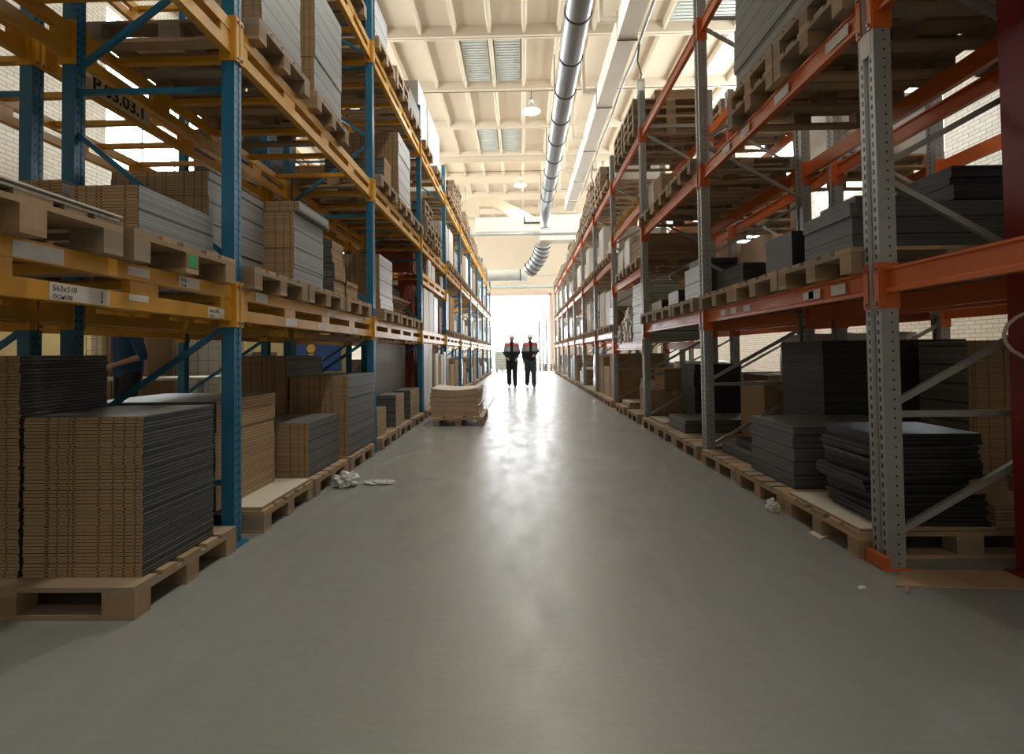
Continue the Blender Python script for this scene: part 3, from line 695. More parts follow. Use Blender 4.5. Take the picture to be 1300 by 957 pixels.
stack(-2.3, -1.82, 5.30, 5.66, Z+PH, 1.93, 'dark_tan', 'short tan stack behind the dark fronted one on the lower left shelf', jit=.01, packs=4)
pallet(XLp, 6.72, Z, 'wooden pallet under the pale blue sided stack past the second blue post', True)
stack(-2.45, -1.80, 6.50, 7.15, Z+PH, 2.45, 'pale', 'tall stack with tan front and pale bluish side past the second blue post', packs=14, jit=.01)
pallet(XLp, 7.58, Z, 'wooden pallet under the fanned loose boards on the lower left shelf', True)
pallet(XLp, 8.45, Z, 'wooden pallet at the far end of the third left bay, lower shelf', True)
sheets(-2.75, -1.90, 7.25, 8.25, Z+PH, 14, 'brown', 'loose brown board in the fanned pile on the lower left shelf', 'fanned brown boards', .05, .022, .05, .05)
stack(-2.8, -2.1, 8.32, 8.85, Z+PH, 2.25, 'black', 'dark stack behind the fanned boards on the lower left shelf')
# ---- left middle shelf (L2)
Z = LT[1]+.001
for k, (y, lb) in enumerate(((.72, 'first'), (1.6, 'second'), (2.5, 'third'))): pallet(XLp, y, Z, f'dark underside of the {lb} pallet on the middle left shelf, nearest bay', True)
stack(-2.85, -2.0, 2.15, 2.9, Z+PH, 3.9, 'grey', 'grey panel stack on the middle left shelf right above the first bay')
pallet(XLp, 3.68, Z, 'pallet under the first tall grey block on the middle left shelf', True)
stack(-2.3, -1.80, 3.52, 4.16, Z+PH, 4.6, 'tan_grey', 'tall grey sided block on the middle left shelf, nearer of two', packs=20, jit=.006)
pallet(XLp, 4.62, Z, 'pallet under the second tall grey block on the middle left shelf', True)
stack(-2.4, -1.80, 4.45, 5.12, Z+PH, 4.5, 'tan_grey', 'tall grey sided block on the middle left shelf, farther of two', packs=30, jit=.006)
pallet(XLp, 6.62, Z, 'pallet under the short dark stack on the middle left shelf', True)
stack(-2.6, -1.80, 6.75, 7.1, Z+PH, 3.80, 'dark_tan', 'short stack with dark front and tan side on the middle left shelf')
pallet(XLp, 7.6, Z, 'pallet under the broad tan stack on the middle left shelf', True)
stack(-2.85, -1.80, 7.55, 8.35, Z+PH, 4.48, 'pale', 'broad tan fronted stack reaching the top beam on the middle left shelf', packs=12, jit=.006)
pallet(XLp, 8.5, Z, 'pallet at the far end of the third bay on the middle left shelf')
for k in range(5): pallet(XLp+random.uniform(-.03, .03), 9.6, Z+PH*k if k < 2 else Z+PH*k, f'empty pallet {["lowest", "second", "middle", "fourth", "topmost"][k]} in the pile on the middle left shelf, fourth bay')
for k in range(3): pallet(XLp+random.uniform(-.03, .03), 10.5, Z+PH*k, f'empty pallet {["lowest", "middle", "topmost"][k]} in the low pile on the middle left shelf, fourth bay')
carton(-2.7, -1.85, 11.0, 11.8, Z, 3.75, 'card', 'brown carton on the middle left shelf at the end of the fourth bay')
# ---- left top shelf (L3)
Z = LT[2]+.001
for k in range(3): pallet(XLp, (3.6, 4.42, 5.24)[k], Z, f'{["first", "second", "third", "fourth"][k]} pallet on the top left shelf above the second bay')
pallet(XLp, 6.55, Z, 'pallet under the dark white sided stack on the top left shelf')
stack(-2.4, -1.80, 6.35, 6.95, Z+PH, 5.7, 'pale_dark', 'stack with dark front and white side on the top left shelf', packs=12)
pallet(XLp, 7.45, Z, 'pallet on the top left shelf behind the white sided stack'); pallet(XLp, 7.45, Z+PH, 'upper pallet on the top left shelf behind the white sided stack')
pallet(XLp, 8.4, Z, 'pallet under the netted grey bales on the top left shelf')
stack(-2.2, -1.75, 8.1, 8.95, Z+PH, 5.45, 'tan_grey', 'tan and grey stack on the top left shelf before the third blue post', packs=10)

# ---- automatic fill of the distant bays
ORD = ['first', 'second', 'third', 'fourth', 'fifth', 'sixth', 'seventh', 'eighth', 'ninth', 'tenth', 'eleventh', 'twelfth']
def fill(side, frames, i, slot, nslot, z, zmax, xc, lvname, kinds, pal=1, back=False):
    y0, y1 = frames[i]+(.09 if side == 'L' else .066), frames[i+1]-(.09 if side == 'L' else .066); w = (y1-y0)/nslot; ya = y0+w*slot; yc_ = ya+w/2
    rk = ('left' if side == 'L' else 'right')+(' back' if back else ''); sl = {2: ['near', 'far'], 3: ['near', 'middle', 'far']}[nslot][slot]
    where = f'{lvname[4:]}, {rk} rack, {ORD[i]} bay, {sl} slot'
    x0, x1 = xc-.5, xc+.5
    hi = 5 if i < 6 else 3
    if side == 'L' : x1 = xc+.47
    else: x0 = xc-.47
    d = min(.39 if nslot == 3 else .5, w/2-.015)
    k = random.choice(kinds); zz = z+.001
    for q in range(pal):
        pallet(xc, yc_, zz, f'wooden pallet, {where}'); zz += PH
    h = zmax-zz
    if k == 'empty': return
    if k == 'pallets':
        n = min(hi, int(h/PH)); n = random.randint(max(1, n-2), max(1, n))
        for q in range(n): pallet(xc+random.uniform(-.02, .02), yc_+random.uniform(-.003, .003), zz, f'empty pallet, {["first", "second", "third", "fourth", "fifth"][q]} in its pile, {where}'); zz += PH
    elif k == 'white_tall': carton(x0+.05, x1, yc_-d, yc_+d-.06, zz, zz+h*random.uniform(.75, .93), 'white', f'tall white carton, {where}', 'white cartons', tape=False)
    elif k == 'white_low':
        hh = h*random.uniform(.3, .5); carton(x0+.1, x1, yc_-d, yc_+.02, zz, zz+hh, 'white', f'low white carton, {where}', 'white cartons', tape=False)
        carton(x0+.1, x1-.08, yc_+.05, yc_+d, zz, zz+hh*.7, 'white', f'smaller white carton, {where}', 'white cartons', tape=False)
    elif k == 'card': carton(x0, x1, yc_-d, yc_+d-.04, zz, zz+h*random.uniform(.5, .85), 'card', f'brown carton, {where}', 'brown cartons')
    elif k == 'film': wrapped(x0, x1, yc_-d+.02, yc_+d-.03, zz, zz+h*random.uniform(.5, .85), f'film wrapped load, {where}')
    else:
        stack(x0, x1, yc_-d+.02, yc_+d-.06, zz, zz+h*random.uniform(.3, .8), k, f'{dict(tan_grey="tan and grey", tan_dark="tan and dark grey", dark_tan="dark and tan", pale="tan and pale", pale_dark="dark and pale", brown="brown", grey="grey", black="black", green="pale green")[k]} panel stack, {where}', packs=8)
for i in range(4, 10):
    ns = 3 if i < 6 else 2
    for s in range(ns):
        fill('L', FL, i, s, ns, 0, 1.25, XLp, 'the floor', ['brown', 'tan_grey', 'card', 'film', 'brown'])
        fill('L', FL, i, s, ns, LT[0], 2.85, XLp, 'the lower shelf', ['white_tall', 'white_low', 'film', 'white_low', 'card'])
        fill('L', FL, i, s, ns, LT[1], 4.55, XLp, 'the middle shelf', ['white_tall', 'pale', 'film', 'pallets', 'card'])
        if i < 9: fill('L', FL, i, s, ns, LT[2], 6.2, XLp, 'the top shelf', ['pallets', 'pallets', 'white_low', 'pallets'])
# white tall cartons high on the left rack
for (y0, y1, z1, lb) in ((9.2, 10.0, 6.15, 'first'), (10.2, 11.6, 6.1, 'second')):
    pallet(XLp, (y0+y1)/2, LT[2]+.001, f'pallet under the {lb} tall white carton high on the left rack')
    carton(-2.6, -1.82, y0, y1, LT[2]+PH+.001, z1, 'white', f'{lb} tall white carton standing on top of the left rack, fourth bay', 'white cartons', tape=False)
# second left row: sparse
for (i, s, z, zm, lv, kd) in ((1, 0, 0, 1.1, 'the floor', ['tan_dark']), (1, 1, 0, .95, 'the floor', ['pale']), (1, 2, 0, 1.0, 'the floor', ['tan_grey']), (0, 2, 0, 1.35, 'the floor', ['tan_dark']),
                              (2, 0, LT[0], 2.8, 'the lower shelf', ['grey']), (2, 1, LT[0], 2.8, 'the lower shelf', ['black']), (2, 2, LT[0], 2.8, 'the lower shelf', ['grey']), (2, 2, 0, 1.3, 'the floor', ['card']),
                              (3, 0, LT[0], 2.8, 'the lower shelf', ['black']), (3, 2, LT[0], 2.9, 'the lower shelf', ['card']), (2, 0, LT[1], 4.4, 'the middle shelf', ['grey']), (2, 1, LT[1], 4.3, 'the middle shelf', ['empty']),
                              (2, 2, LT[1], 4.5, 'the middle shelf', ['tan_grey']), (3, 1, LT[1], 4.5, 'the middle shelf', ['pallets'])):
    fill('L', FL, i, s, 3, z, zm, XLp2, lv, kd, back=True)
for i in (4, 5):
    for s in (0, 2): fill('L', FL, i, s, 3, LT[0], 2.8, XLp2, 'the lower shelf', ['card', 'grey', 'tan_grey'], back=True); fill('L', FL, i, s, 3, LT[1], 4.5, XLp2, 'the middle shelf', ['card', 'pallets', 'tan_grey'], back=True); fill('L', FL, i, s, 3, 0, 1.3, XLp2, 'the floor', ['card', 'brown', 'tan_grey'], back=True)

# ---- right rack, floor
pallet(XRp, 3.258, 0, 'wooden pallet with the messy black stack beside the first grey post', True)
o = MB().box(-.58, .16, -.38, .36, 0, .016, ('tanp', 'tanp', 'top_white')).obj('base_board', None, (XRp, 3.258, PH)); tag(o, 'cream board lying on the pallet beside the first grey post', 'board')
sheets(1.97, 2.55, 2.93, 3.42, PH+.016, 23, 'black', 'thin black panel in the untidy stack beside the first grey post', 'untidy black panels', .016, .022, .03, .04)
pallet(XRp, 4.07, 0, 'wooden pallet under the dark grey knee high stack, second from the first grey post', True)
stack(1.95, 2.85, 3.74, 4.42, PH, .60, 'grey', 'knee high dark grey panel stack, second from the first grey post', packs=2, jit=.006)
pallet(XRp, 4.885, 0, 'wooden pallet with flat dark panels just before the second grey post', True)
stack(2.0, 2.58, 4.55, 5.2, PH, .22, 'grey', 'flat pile of dark panels on the pallet before the second grey post')
stack(2.10, 2.42, 4.75, 5.1, .232, .30, 'black', 'small black pack of panels lying on the flat dark pile')
pallet(XRp2, 3.258, 0, 'wooden pallet behind the rear posts in the near right bay', True)
carton(3.32, 3.62, 2.95, 3.2, PH+.001, .42, 'white', 'small white carton low behind the rear posts beside the red column', 'white cartons')
stack(3.35, 4.3, 3.3, 3.62, PH, .26, 'brown', 'flat brown boards on the back pallet of the near right bay')
stack(2.62, 3.0, 2.92, 3.6, PH, .27, 'brown', 'flat pile of brown sheets behind the untidy black panels')
stack(3.36, 4.3, 3.93, 4.40, PH, 1.20, 'tan_grey', 'tall tan perforated stack in the back row near the red column', packs=30)
pallet(XRp2, 4.07, 0, 'wooden pallet under the tan perforated stack in the back row', True); pallet(XRp2, 4.885, 0, 'wooden pallet under the back half of the tall black block', True)
stack(2.62, 3.85, 4.5, 5.2, PH, 1.22, 'black', 'tall black block of panels rising behind the low stacks at right', packs=12)
# second right bay
pallet(XRp, 6.67, 0, 'wooden pallet under the flat grey stack past the second grey post', True)
stack(1.98, 2.95, 6.3, 6.98, PH, .31, 'grey', 'flat light topped grey stack on the floor past the second grey post')
pallet(XRp, 7.485, 0, 'wooden pallet with a white board before the third grey post', True)
o = MB().box(-.5, -.1, -.36, .36, 0, .02, ('tanp', 'tanp', 'top_white')).obj('base_board', None, (XRp, 7.485, PH)); tag(o, 'white board on the pallet before the third grey post', 'board')
stack(2.38, 3.02, 7.12, 7.7, PH, .95, 'black', 'chest high black stack at the back of the second right bay', packs=10, jit=.012)
pallet(XRp, 5.86, 0, 'wooden pallet just past the second grey post with a brown carton', True)
carton(2.62, 2.98, 5.6, 6.2, PH, .78, 'card', 'brown carton low at the back past the second grey post', 'brown cartons')
pallet(XRp2, 6.1, 0, 'wooden pallet under the film shrouded load at right'); wrapped(3.3, 4.3, 5.6, 6.6, PH, 1.32, 'large film shrouded load behind the second right bay')
pallet(XRp, 8.6, 0, 'wooden pallet under the brown carton past the third grey post', True); carton(2.05, 2.85, 8.25, 8.95, PH, .52, 'card', 'low wide brown carton past the third grey post', 'brown cartons')
stack(2.3, 2.9, 8.3, 8.9, .525, .86, 'brown', 'brown panel stack lying on the low wide carton')
pallet(XRp, 9.7, 0, 'wooden pallet with pale boards in the fourth right bay', True)
stack(1.95, 2.7, 9.35, 10.0, PH, .22, 'pale', 'thin pile of pale boards in the fourth right bay'); wrapped(2.3, 2.95, 9.4, 10.05, .226, .62, 'film wrapped pile on the pale boards in the fourth right bay')
for i in range(4, 11):
    for s in range(3 if i < 6 else 2):
        fill('R', FR, i, s, 3 if i < 6 else 2, 0, 1.3, XRp, 'the floor', ['film', 'brown', 'tan_grey', 'card', 'pale', 'white_low', 'empty'])
# ---- right lower shelf
Z = RT[0]+.001
pallet(XRp, 3.258, Z, 'pale wooden pallet on the lower orange shelf past the first grey post', True)
stack(1.93, 3.0, 3.0, 3.5, Z+PH, 2.0, 'grey', 'long dark grey stack on the lower orange shelf past the first grey post', packs=3, jit=.008)
stack(2.52, 3.0, 3.02, 3.46, 2.012, 2.2, 'black', 'second black stack lying on the long dark grey stack', packs=4, jit=.015)
stack(2.0, 2.36, 3.06, 3.42, 2.012, 2.06, 'grey', 'small grey pack lying on the long dark grey stack')
pallet(XRp, 4.07, Z, 'wooden pallet under the black profile block on the lower orange shelf', True)
b = MB(); pr = [(0, 0), (0, .30)] + [(.04+.12*(1-math.cos(t*R90/6)), .30-.22*math.sin(t*R90/6)*.0-.0) for t in ()] + [(.30, .30), (.30, .27)] + [(.30-.20*math.sin(t*R90/8), .27-.25*(1-math.cos(t*R90/8))) for t in range(1, 9)] + [(.10, 0)]
b.prism(pr, -.2, .2, 'y', 'top_black'); o = b.obj('curved_profile', None, (1.98, 3.95, Z+PH)); tag(o, 'black curved profile block on the lower orange shelf', 'profile')
o = MB().prism([(0, 0), (0, .22), (.30, .22), (.22, .12), (.12, .05), (.10, 0)], -.14, .14, 'y', 'top_black').obj('curved_profile', None, (2.42, 4.15, Z+PH)); tag(o, 'smaller black profile block behind the curved one on the orange shelf', 'profile')
pallet(XRp, 4.885, Z, 'wooden pallet under the wide low black pack before the second grey post', True)
stack(2.0, 3.0, 4.62, 5.25, Z+PH, 1.93, 'black', 'wide low black pack on the lower orange shelf before the second grey post')
for k, y in enumerate((5.858, 6.67, 7.482)): pallet(XRp, y, Z, f'wooden pallet, {ORD[k]} on the lower orange shelf past the second grey post', True)
stack(1.96, 2.4, 5.6, 6.12, Z+PH, 2.08, 'pale_dark', 'dark stack with pale blue side on the lower orange shelf past the second post')
stack(1.98, 2.38, 5.62, 6.0, 2.10, 2.17, 'black', 'small black pack on top of the pale blue sided stack')
stack(2.45, 3.0, 5.62, 6.2, Z+PH, 1.98, 'black', 'black stack behind the pale blue sided one on the lower orange shelf')
stack(1.97, 2.25, 6.42, 6.85, Z+PH, 1.92, 'pale_dark', 'small block with white side and black front on the lower orange shelf')
stack(1.97, 2.3, 7.2, 7.75, Z+PH, 1.86, 'pale_dark', 'low block with white side just before the third grey post')
stack(2.4, 2.95, 7.1, 7.75, Z+PH, 2.2, 'brown', 'tan board pile at the back before the third grey post')
# fourth right bay with its own beam heights
zz = RL3[0]+RH+.001
stack(1.93, 2.8, 8.1, 8.85, zz, 2.26, 'green', 'tall pale green grey pile of thick boards past the third grey post', jit=.008, packs=1)
pr_ = MB().prism([(-.012, -.012), (.012, -.012), (.012, .012), (-.012, .012)], 0, 1, 'x', 'green_white').mesh('rod')
for k in range(150):
    c_ = k % 10; r_ = k//10
    y = 9.0+.028*0+.14*c_+.07*(r_ % 2)+random.uniform(-.01, .01)
    if y > 10.38: continue
    mx_ = 15-abs(c_-2)*1.6
    if r_ > mx_: continue
    o = MB().prism([(-.033, -.021), (.033, -.021), (.033, .021), (-.033, .021)], 0, .9, 'x', 'top_white').mesh('bar') if k == 0 else None
    if k == 0: rodm = o
    q = link(rodm, 'square_bar', None, (1.93+random.uniform(-.03, .03), y, zz+.0215+.0425*r_)); q.rotation_euler = (0, 0, 0)
    tag(q, 'pale square bar, end facing the aisle, in the pile past the third grey post', 'bar', 'pale square bars')
zz = RL3[1]+RH+.001
pallet(XRp, 8.5, zz, 'wooden pallet under the sagging brown cardboard sheets'); pallet(XRp, 9.5, zz, 'wooden pallet under the white wrapped rolls past the third grey post'); 
stack(1.95, 3.0, 8.15, 8.9, zz+PH, 3.02, 'brown', 'thick bundle of brown cardboard sheets high in the fourth right bay', jit=.012, packs=2)
wrapped(1.95, 2.75, 9.1, 9.6, zz+PH, 3.2, 'white film wrapped block, nearer of two in the fourth right bay'); wrapped(1.95, 2.75, 9.7, 10.3, zz+PH, 3.1, 'white film wrapped block, farther of two in the fourth right bay')
zz = RL3[2]+RH+.001
for k, (x, y, s, lb) in enumerate(((2.05, 8.5, .16, 'large straw bundle hanging over the beam in the fourth right bay'), (2.02, 9.0, .13, 'straw bundle beside the large one, fourth right bay'), (2.0, 9.6, .15, 'brown straw heap farther along the fourth right bay'), (2.0, 10.2, .12, 'last small straw heap in the fourth right bay'))):
    crumple('straw_bundle', (x, y, zz), (s, s*1.3, s), lb, 'straw bundle', 'straw')
for k in range(4): pallet(XRp, 8.5, RT[2]+.001+PH*k, f'empty pallet {["lowest", "second", "third", "topmost"][k]} in the pile on top above the third grey post', True)
for k in range(4): pallet(XRp, 9.4+random.uniform(-.02, .02), RT[2]+.001+PH*k, f'empty pallet {["lowest", "second", "third", "topmost"][k]} in the next pile past the third grey post')
for k in range(4): pallet(XRp2, 8.55, RT[2]+.001+PH*k, f'empty pallet {["lowest", "second", "third", "topmost"][k]} in the back row pile above the third post')
for k in range(5): pallet(XRp2, 8.55, RT[1]+.001+PH*k, f'empty pallet {["lowest", "second", "third", "fourth", "topmost"][k]} in the back row pile on the middle shelf')
stack(2.2, 2.95, 8.2, 8.7, RT[2]+PH*4+.002, 5.36, 'brown', 'brown boards lying on the highest pallet pile of the right rack')
# ---- right middle shelf
Z = RT[1]+.001
for k, y in enumerate((1.27, 2.09)): pallet(XRp, y, Z, f'{ORD[k]} pallet overhead on the middle orange shelf before the first grey post', True); pallet(XRp, y, Z+PH, f'upper of two pallets overhead, {ORD[k]} before the first grey post')
for k, y in enumerate((3.26, 4.075)):
    pallet(XRp, y, Z, f'{ORD[k]} lower pallet on the middle orange shelf past the first grey post', True); pallet(XRp, y, Z+PH, f'{ORD[k]} upper pallet on the middle orange shelf past the first grey post', True)
stack(1.88, 2.9, 2.9, 4.40, Z+2*PH, 4.35, 'tan_grey', 'long light grey stack high on the middle orange shelf', packs=9, jit=.01) 
for k, y in enumerate((5.858, 6.67, 7.482)): pallet(XRp, y, Z, f'{ORD[k]} pallet on the middle orange shelf past the second grey post', True)
carton(1.98, 2.4, 7.1, 7.5, Z+PH, 3.62, 'card', 'brown carton on the middle orange shelf before the third post', 'brown cartons'); carton(2.42, 2.9, 7.1, 7.6, Z+PH, 3.5, 'card', 'wider brown carton on the middle orange shelf before the third post', 'brown cartons')
wrapped(1.98, 2.4, 7.55, 7.85, Z+PH, 3.7, 'white bag on the middle orange shelf beside the cartons')
# ---- right back row
pallet(XRp2, 7.48, RT[0]+.001, 'pallet under the large pale carton in the back row, third right bay'); carton(3.34, 4.3, 7.06, 7.8, RT[0]+PH+.001, 2.74, 'palecard', 'large pale brown carton in the back row past the second grey post', 'brown cartons', tape=False)
pallet(XRp2, 8.46, RT[0]+.001, 'pallet under the tall pale carton in the back row, fourth right bay'); carton(3.34, 4.3, 8.1, 8.8, RT[0]+PH+.001, 2.84, 'palecard', 'tall pale brown carton in the back row past the third grey post', 'brown cartons', tape=False)
for (i, s, z, zm, lv, kd) in ((1, 1, RT[0], 2.7, 'the lower shelf', ['black']), (1, 0, RT[0], 2.5, 'the lower shelf', ['black']), (2, 0, RT[0], 2.1, 'the lower shelf', ['black']), (2, 1, RT[0], 2.1, 'the lower shelf', ['black']),
                              (1, 0, RT[1], 4.3, 'the middle shelf', ['pallets']), (0, 2, RT[1], 4.2, 'the middle shelf', ['pallets']), (0, 1, RT[1], 4.2, 'the middle shelf', ['pallets']), (2, 0, RT[1], 4.0, 'the middle shelf', ['white_tall']),
                              (2, 2, 0, 1.3, 'the floor', ['card']), (3, 1, 0, 1.3, 'the floor', ['card']), (3, 2, RT[0], 2.7, 'the lower shelf', ['card'])):
    fill('R', FR, i, s, 3, z, zm, XRp2, lv, kd, back=True)
for i in (4, 5, 6):
    for s in (0, 2):
        fill('R', FR, i, s, 3, RT[0], 2.8, XRp2, 'the lower shelf', ['card', 'white_low', 'film'], back=True); fill('R', FR, i, s, 3, RT[1], 4.3, XRp2, 'the middle shelf', ['pallets', 'card', 'pallets'], back=True); fill('R', FR, i, s, 3, 0, 1.25, XRp2, 'the floor', ['card', 'brown', 'film'], back=True)
for i in range(4, 11):
    for s in range(3 if i < 6 else 2):
        fill('R', FR, i, s, 3 if i < 6 else 2, RT[0], 2.75, XRp, 'the lower shelf', ['white_tall', 'white_tall', 'white_low', 'pale', 'film'])
        fill('R', FR, i, s, 3 if i < 6 else 2, RT[1], 4.3, XRp, 'the middle shelf', ['white_tall', 'film', 'white_low', 'white_tall', 'card'])
        fill('R', FR, i, s, 3 if i < 6 else 2, RT[2], 5.5, XRp, 'the top shelf', ['pallets', 'pallets', 'pallets', 'white_tall'])

# ------------------------------------------------------------------ red column with switch box, cable loop
rc = empty('red_column', (2.64, 2.61, 0), 'dark red steel column standing behind the near orange beam at right', 'column')
MB().box(-.13, -.118, -.075, .075, 0, 6.2, 'red').box(.118, .13, -.075, .075, 0, 6.2, 'red').box(-.118, .118, -.008, .008, 0, 6.2, 'red').obj('column_body', rc)
MB().box(-.18, .18, -.09, .09, 0, .015, 'red').obj('foot_plate', rc)
swb = empty('switch_box', (2.68, 2.48, 1.18), 'beige electrical box fixed to the dark red column', 'box')
MB().box(-.06, .16, -.05, .045, -.14, .14, 'boxbeige').obj('box_body', swb); MB().box(-.05, .15, -.056, -.05, -.12, .12, 'boxbeige').obj('box_lid', swb)
cb = MB().tube([(2.64+.19*math.cos(a)*1.3-.17, 2.40, 1.2+.13*math.sin(a)) for a in [k*math.pi/10-.4 for k in range(18)]]+[(2.62, 2.31, 1.1), (2.70, 2.31, 1.0), (2.78, 2.3, .93)], .008, 'cable', 8).obj('cable_loop', smooth=True)
tag(cb, 'pale looped cable hanging beside the dark red column', 'cable')
tag(MB().tube([(2.62, 2.30, 1.22), (2.56, 2.28, 1.18), (2.55, 2.28, 1.08), (2.62, 2.3, .98), (2.7, 2.32, .9)], .008, 'cable', 8).obj('cable_loop', smooth=True), 'second shorter cable bend beside the beige box', 'cable')
tag(MB().box(-.05, .05, -.03, .03, 0, .1, 'poster_blue').box(-.06, .06, -.035, .035, .08, .1, 'white').obj('blue_plug', None, (2.73, 2.50, .80)), 'small blue socket on the edge of the dark red column', 'socket')
# debris
for k, (x, y, w, d, r, lb) in enumerate(((1.86, 3.25, .10, .06, .4, 'scrap of cream paper on the floor by the right pallet'), (1.62, 2.52, .02, .012, .2, 'tiny white chip on the floor'), (1.82, 2.5, .06, .01, .9, 'small dark splinter on the floor by the grey post'), (2.3, 2.6, .5, .12, -.1, 'long brown plank scrap under the near right bay'))):
    b = MB(); b.hexa([(-w, -d, 0), (w, -d*.6, 0), (w*.8, d, 0), (-w*.7, d*.7, 0), (-w, -d, .004), (w, -d*.6, .008), (w*.8, d, .004), (-w*.7, d*.7, .006)], ['top_white', 'white', 'wood_b', 'wood_x'][k]); tag(b.obj('floor_scrap', None, (x, y, .0), rz=r), lb, 'scrap')
crumple('torn_wrap', (1.78, 3.72, .0), (.03, .06, .05), 'torn shred of white wrap hanging at the pallet corner', 'plastic film')

# ------------------------------------------------------------------ work area behind the left racks
struct(MB().box(XL+.3, XL+.4, 5.0, 13.0, 0, 2.9, 'wall_yellow').box(XL+.3, -4.4, 13.0, 13.1, 0, 2.6, 'wall_yellow'), 'wall_partition')
def cage(x, y, label):
    e = empty('wire_cage', (x, y, 0), label, 'cage', 'wire cages')
    for i in range(7): MB().box(-.6+.2*i-.006, -.6+.2*i+.006, -.006, .006, .15, 2.0, 'wire').obj('upright_wire', e, (0, -.5, 0))
    b = MB()
    for i in range(9): b.box(-.6, .6, -.506, -.494, .2+.22*i, .212+.22*i, 'wire')
    b.obj('cross_wires', e); MB().box(-.62, .62, -.52, .52, .1, .15, 'wire').box(-.6, -.5, -.5, .5, 0, .1, 'wire').box(.5, .6, -.5, .5, 0, .1, 'wire').obj('cage_base', e)
    MB().box(-.55, .55, -.45, .45, .15, 1.75, 'white').obj('cage_contents', e)
cage(-6.15, 9.8, 'wire cage of white goods beyond the left racks'); cage(-7.6, 10.0, 'wire cage farther left in the work area')
cr = empty('slatted_crate', (-6.75, 8.9, 0), 'tall pile of slatted brown crates behind the worker', 'crate')
for k in range(9): MB().box(-.4+.09*k, -.4+.09*k+.07, -.3, .3, 0, 1.9, 'wood_b').obj('slat', cr)
MB().box(-.41, .41, .3, .34, .05, 1.85, 'wood_x').obj('crate_back', cr)
tb = empty('work_table', (-5.85, 8.15, 0), 'pale work table behind the left racks', 'table')
MB().box(-1.0, 1.0, -.4, .4, .80, .84, 'top_white').obj('table_top', tb)
for x in (-.9, .9):
    for y in (-.33, .33): MB().box(x-.03, x+.03, y-.03, y+.03, 0, .80, 'galv').obj('leg', tb)
tbp = empty('notice_board', (-5.35, 12.94, .75), 'blue notice board with a yellow mark on the yellow partition', 'sign')
MB().box(-.55, .75, 0, .04, 0, .75, 'poster_blue').obj('board_panel', tbp); MB().tube([(0, -.012, .58), (0, 0, .58)], .11, 'poster_yellow', 20).box(-.06, .06, -.012, 0, .2, .45, 'poster_yellow').obj('yellow_mark', tbp)
for k, (x, h) in enumerate(((-4.5, 1.2), (-4.42, 1.15), (-4.34, 1.22))): upright(x, 8.6, 0, h, .8, 'top_lgrey', f'{["first", "second", "third"][k]} grey panel leaning upright beyond the left racks', 'upright panels beyond the racks', .03)

# ------------------------------------------------------------------ far end by the gate
def trolley(x, y, w, h, label):
    pallet(x, y, 0, 'pallet under the '+label, rz=R90); stack(x-w/2, x+w/2, y-.35, y+.35, PH, h, 'green', label, packs=2, jit=.02)
trolley(-1.25, 33.0, .9, 1.25, 'grey board pile on the floor left of the open gate')
trolley(-2.4, 33.3, 1.0, .9, 'lower board pile far left by the gate')
trolley(.55, 33.6, .8, 1.5, 'board pile standing in the gate opening behind the walkers')
for k, x in enumerate((1.55, 2.5)):
    for q in range(3): pallet(x, 33.2, PH*q, f'pallet {["lowest", "middle", "topmost"][q]} in the {["left", "right"][k]} low pile at the right of the gate', rz=R90)
for k, (x, h) in enumerate(((1.0, 3.1), (1.22, 3.3), (1.46, 3.2), (1.7, 3.4))): upright(x, 34.6, 0, h, .7, ['white', 'top_lgrey', 'top_white', 'top_lgrey'][k], f'{ORD[k]} tall pale panel standing beside the gate', 'tall panels beside the gate', .12)
st = MB().box(-.02, .02, -6, 6, 0, .0012, 'dark_steel').obj('floor_joint', None, (-.72, 17, 0)); tag(st, kind='structure'); st.name = 'floor_joint'

# ------------------------------------------------------------------ people
def capsule(bm, p, q, r1, r2, seg=14):
    p, q = Vector(p), Vector(q); d = q-p; L = d.length
    rot = d.to_track_quat('Z', 'Y').to_matrix().to_4x4() if L > 1e-6 else Matrix.Identity(4)
    if L > 1e-6: bmesh.ops.create_cone(bm, cap_ends=True, segments=seg, radius1=r1, radius2=r2, depth=L, matrix=Matrix.Translation((p+q)/2) @ rot)
    for c, r in ((p, r1), (q, r2)): bmesh.ops.create_uvsphere(bm, u_segments=seg, v_segments=8, radius=r, matrix=Matrix.Translation(c))
def ell(bm, c, s, seg=18): bmesh.ops.create_uvsphere(bm, u_segments=seg, v_segments=12, radius=1, matrix=Matrix.Translation(c) @ Matrix.Diagonal((*s, 1)))
def remesh(bm, name, mat, parent, vox, smooth=4):
    me = bpy.data.meshes.new(name); bm.to_mesh(me); bm.free(); me.materials.append(mat)
    o = link(me, name, parent); r = o.modifiers.new('r', 'REMESH'); r.mode = 'VOXEL'; r.voxel_size = vox; r.use_smooth_shade = True
    s = o.modifiers.new('s', 'SMOOTH'); s.iterations = smooth; s.factor = .5; return o
def jacket_mat(name):
    m, nt, b = nm(name); v, x, y, z = objcoord(nt)
    cr_ = N(nt, 'ShaderNodeValToRGB'); cr_.color_ramp.interpolation = 'CONSTANT'; e = cr_.color_ramp.elements
    e[0].position = 0; e[0].color = (.014, .018, .028, 1); e[1].position = .60; e[1].color = (.45, .46, .48, 1)
    k = e.new(.685); k.color = (.70, .16, .15, 1)
    nt.links.new(math_(nt, 'DIVIDE', z, 2.0), cr_.inputs[0])
    mid = math_(nt, 'LESS_THAN', math_(nt, 'ABSOLUTE', x), .045)
    nt.links.new(mix(nt, mid, cr_.outputs[0], (.014, .018, .028)), b.inputs['Base Color']); b.inputs['Roughness'].default_value = .85
    return m
M['jacket'] = jacket_mat('banded_work_jacket')
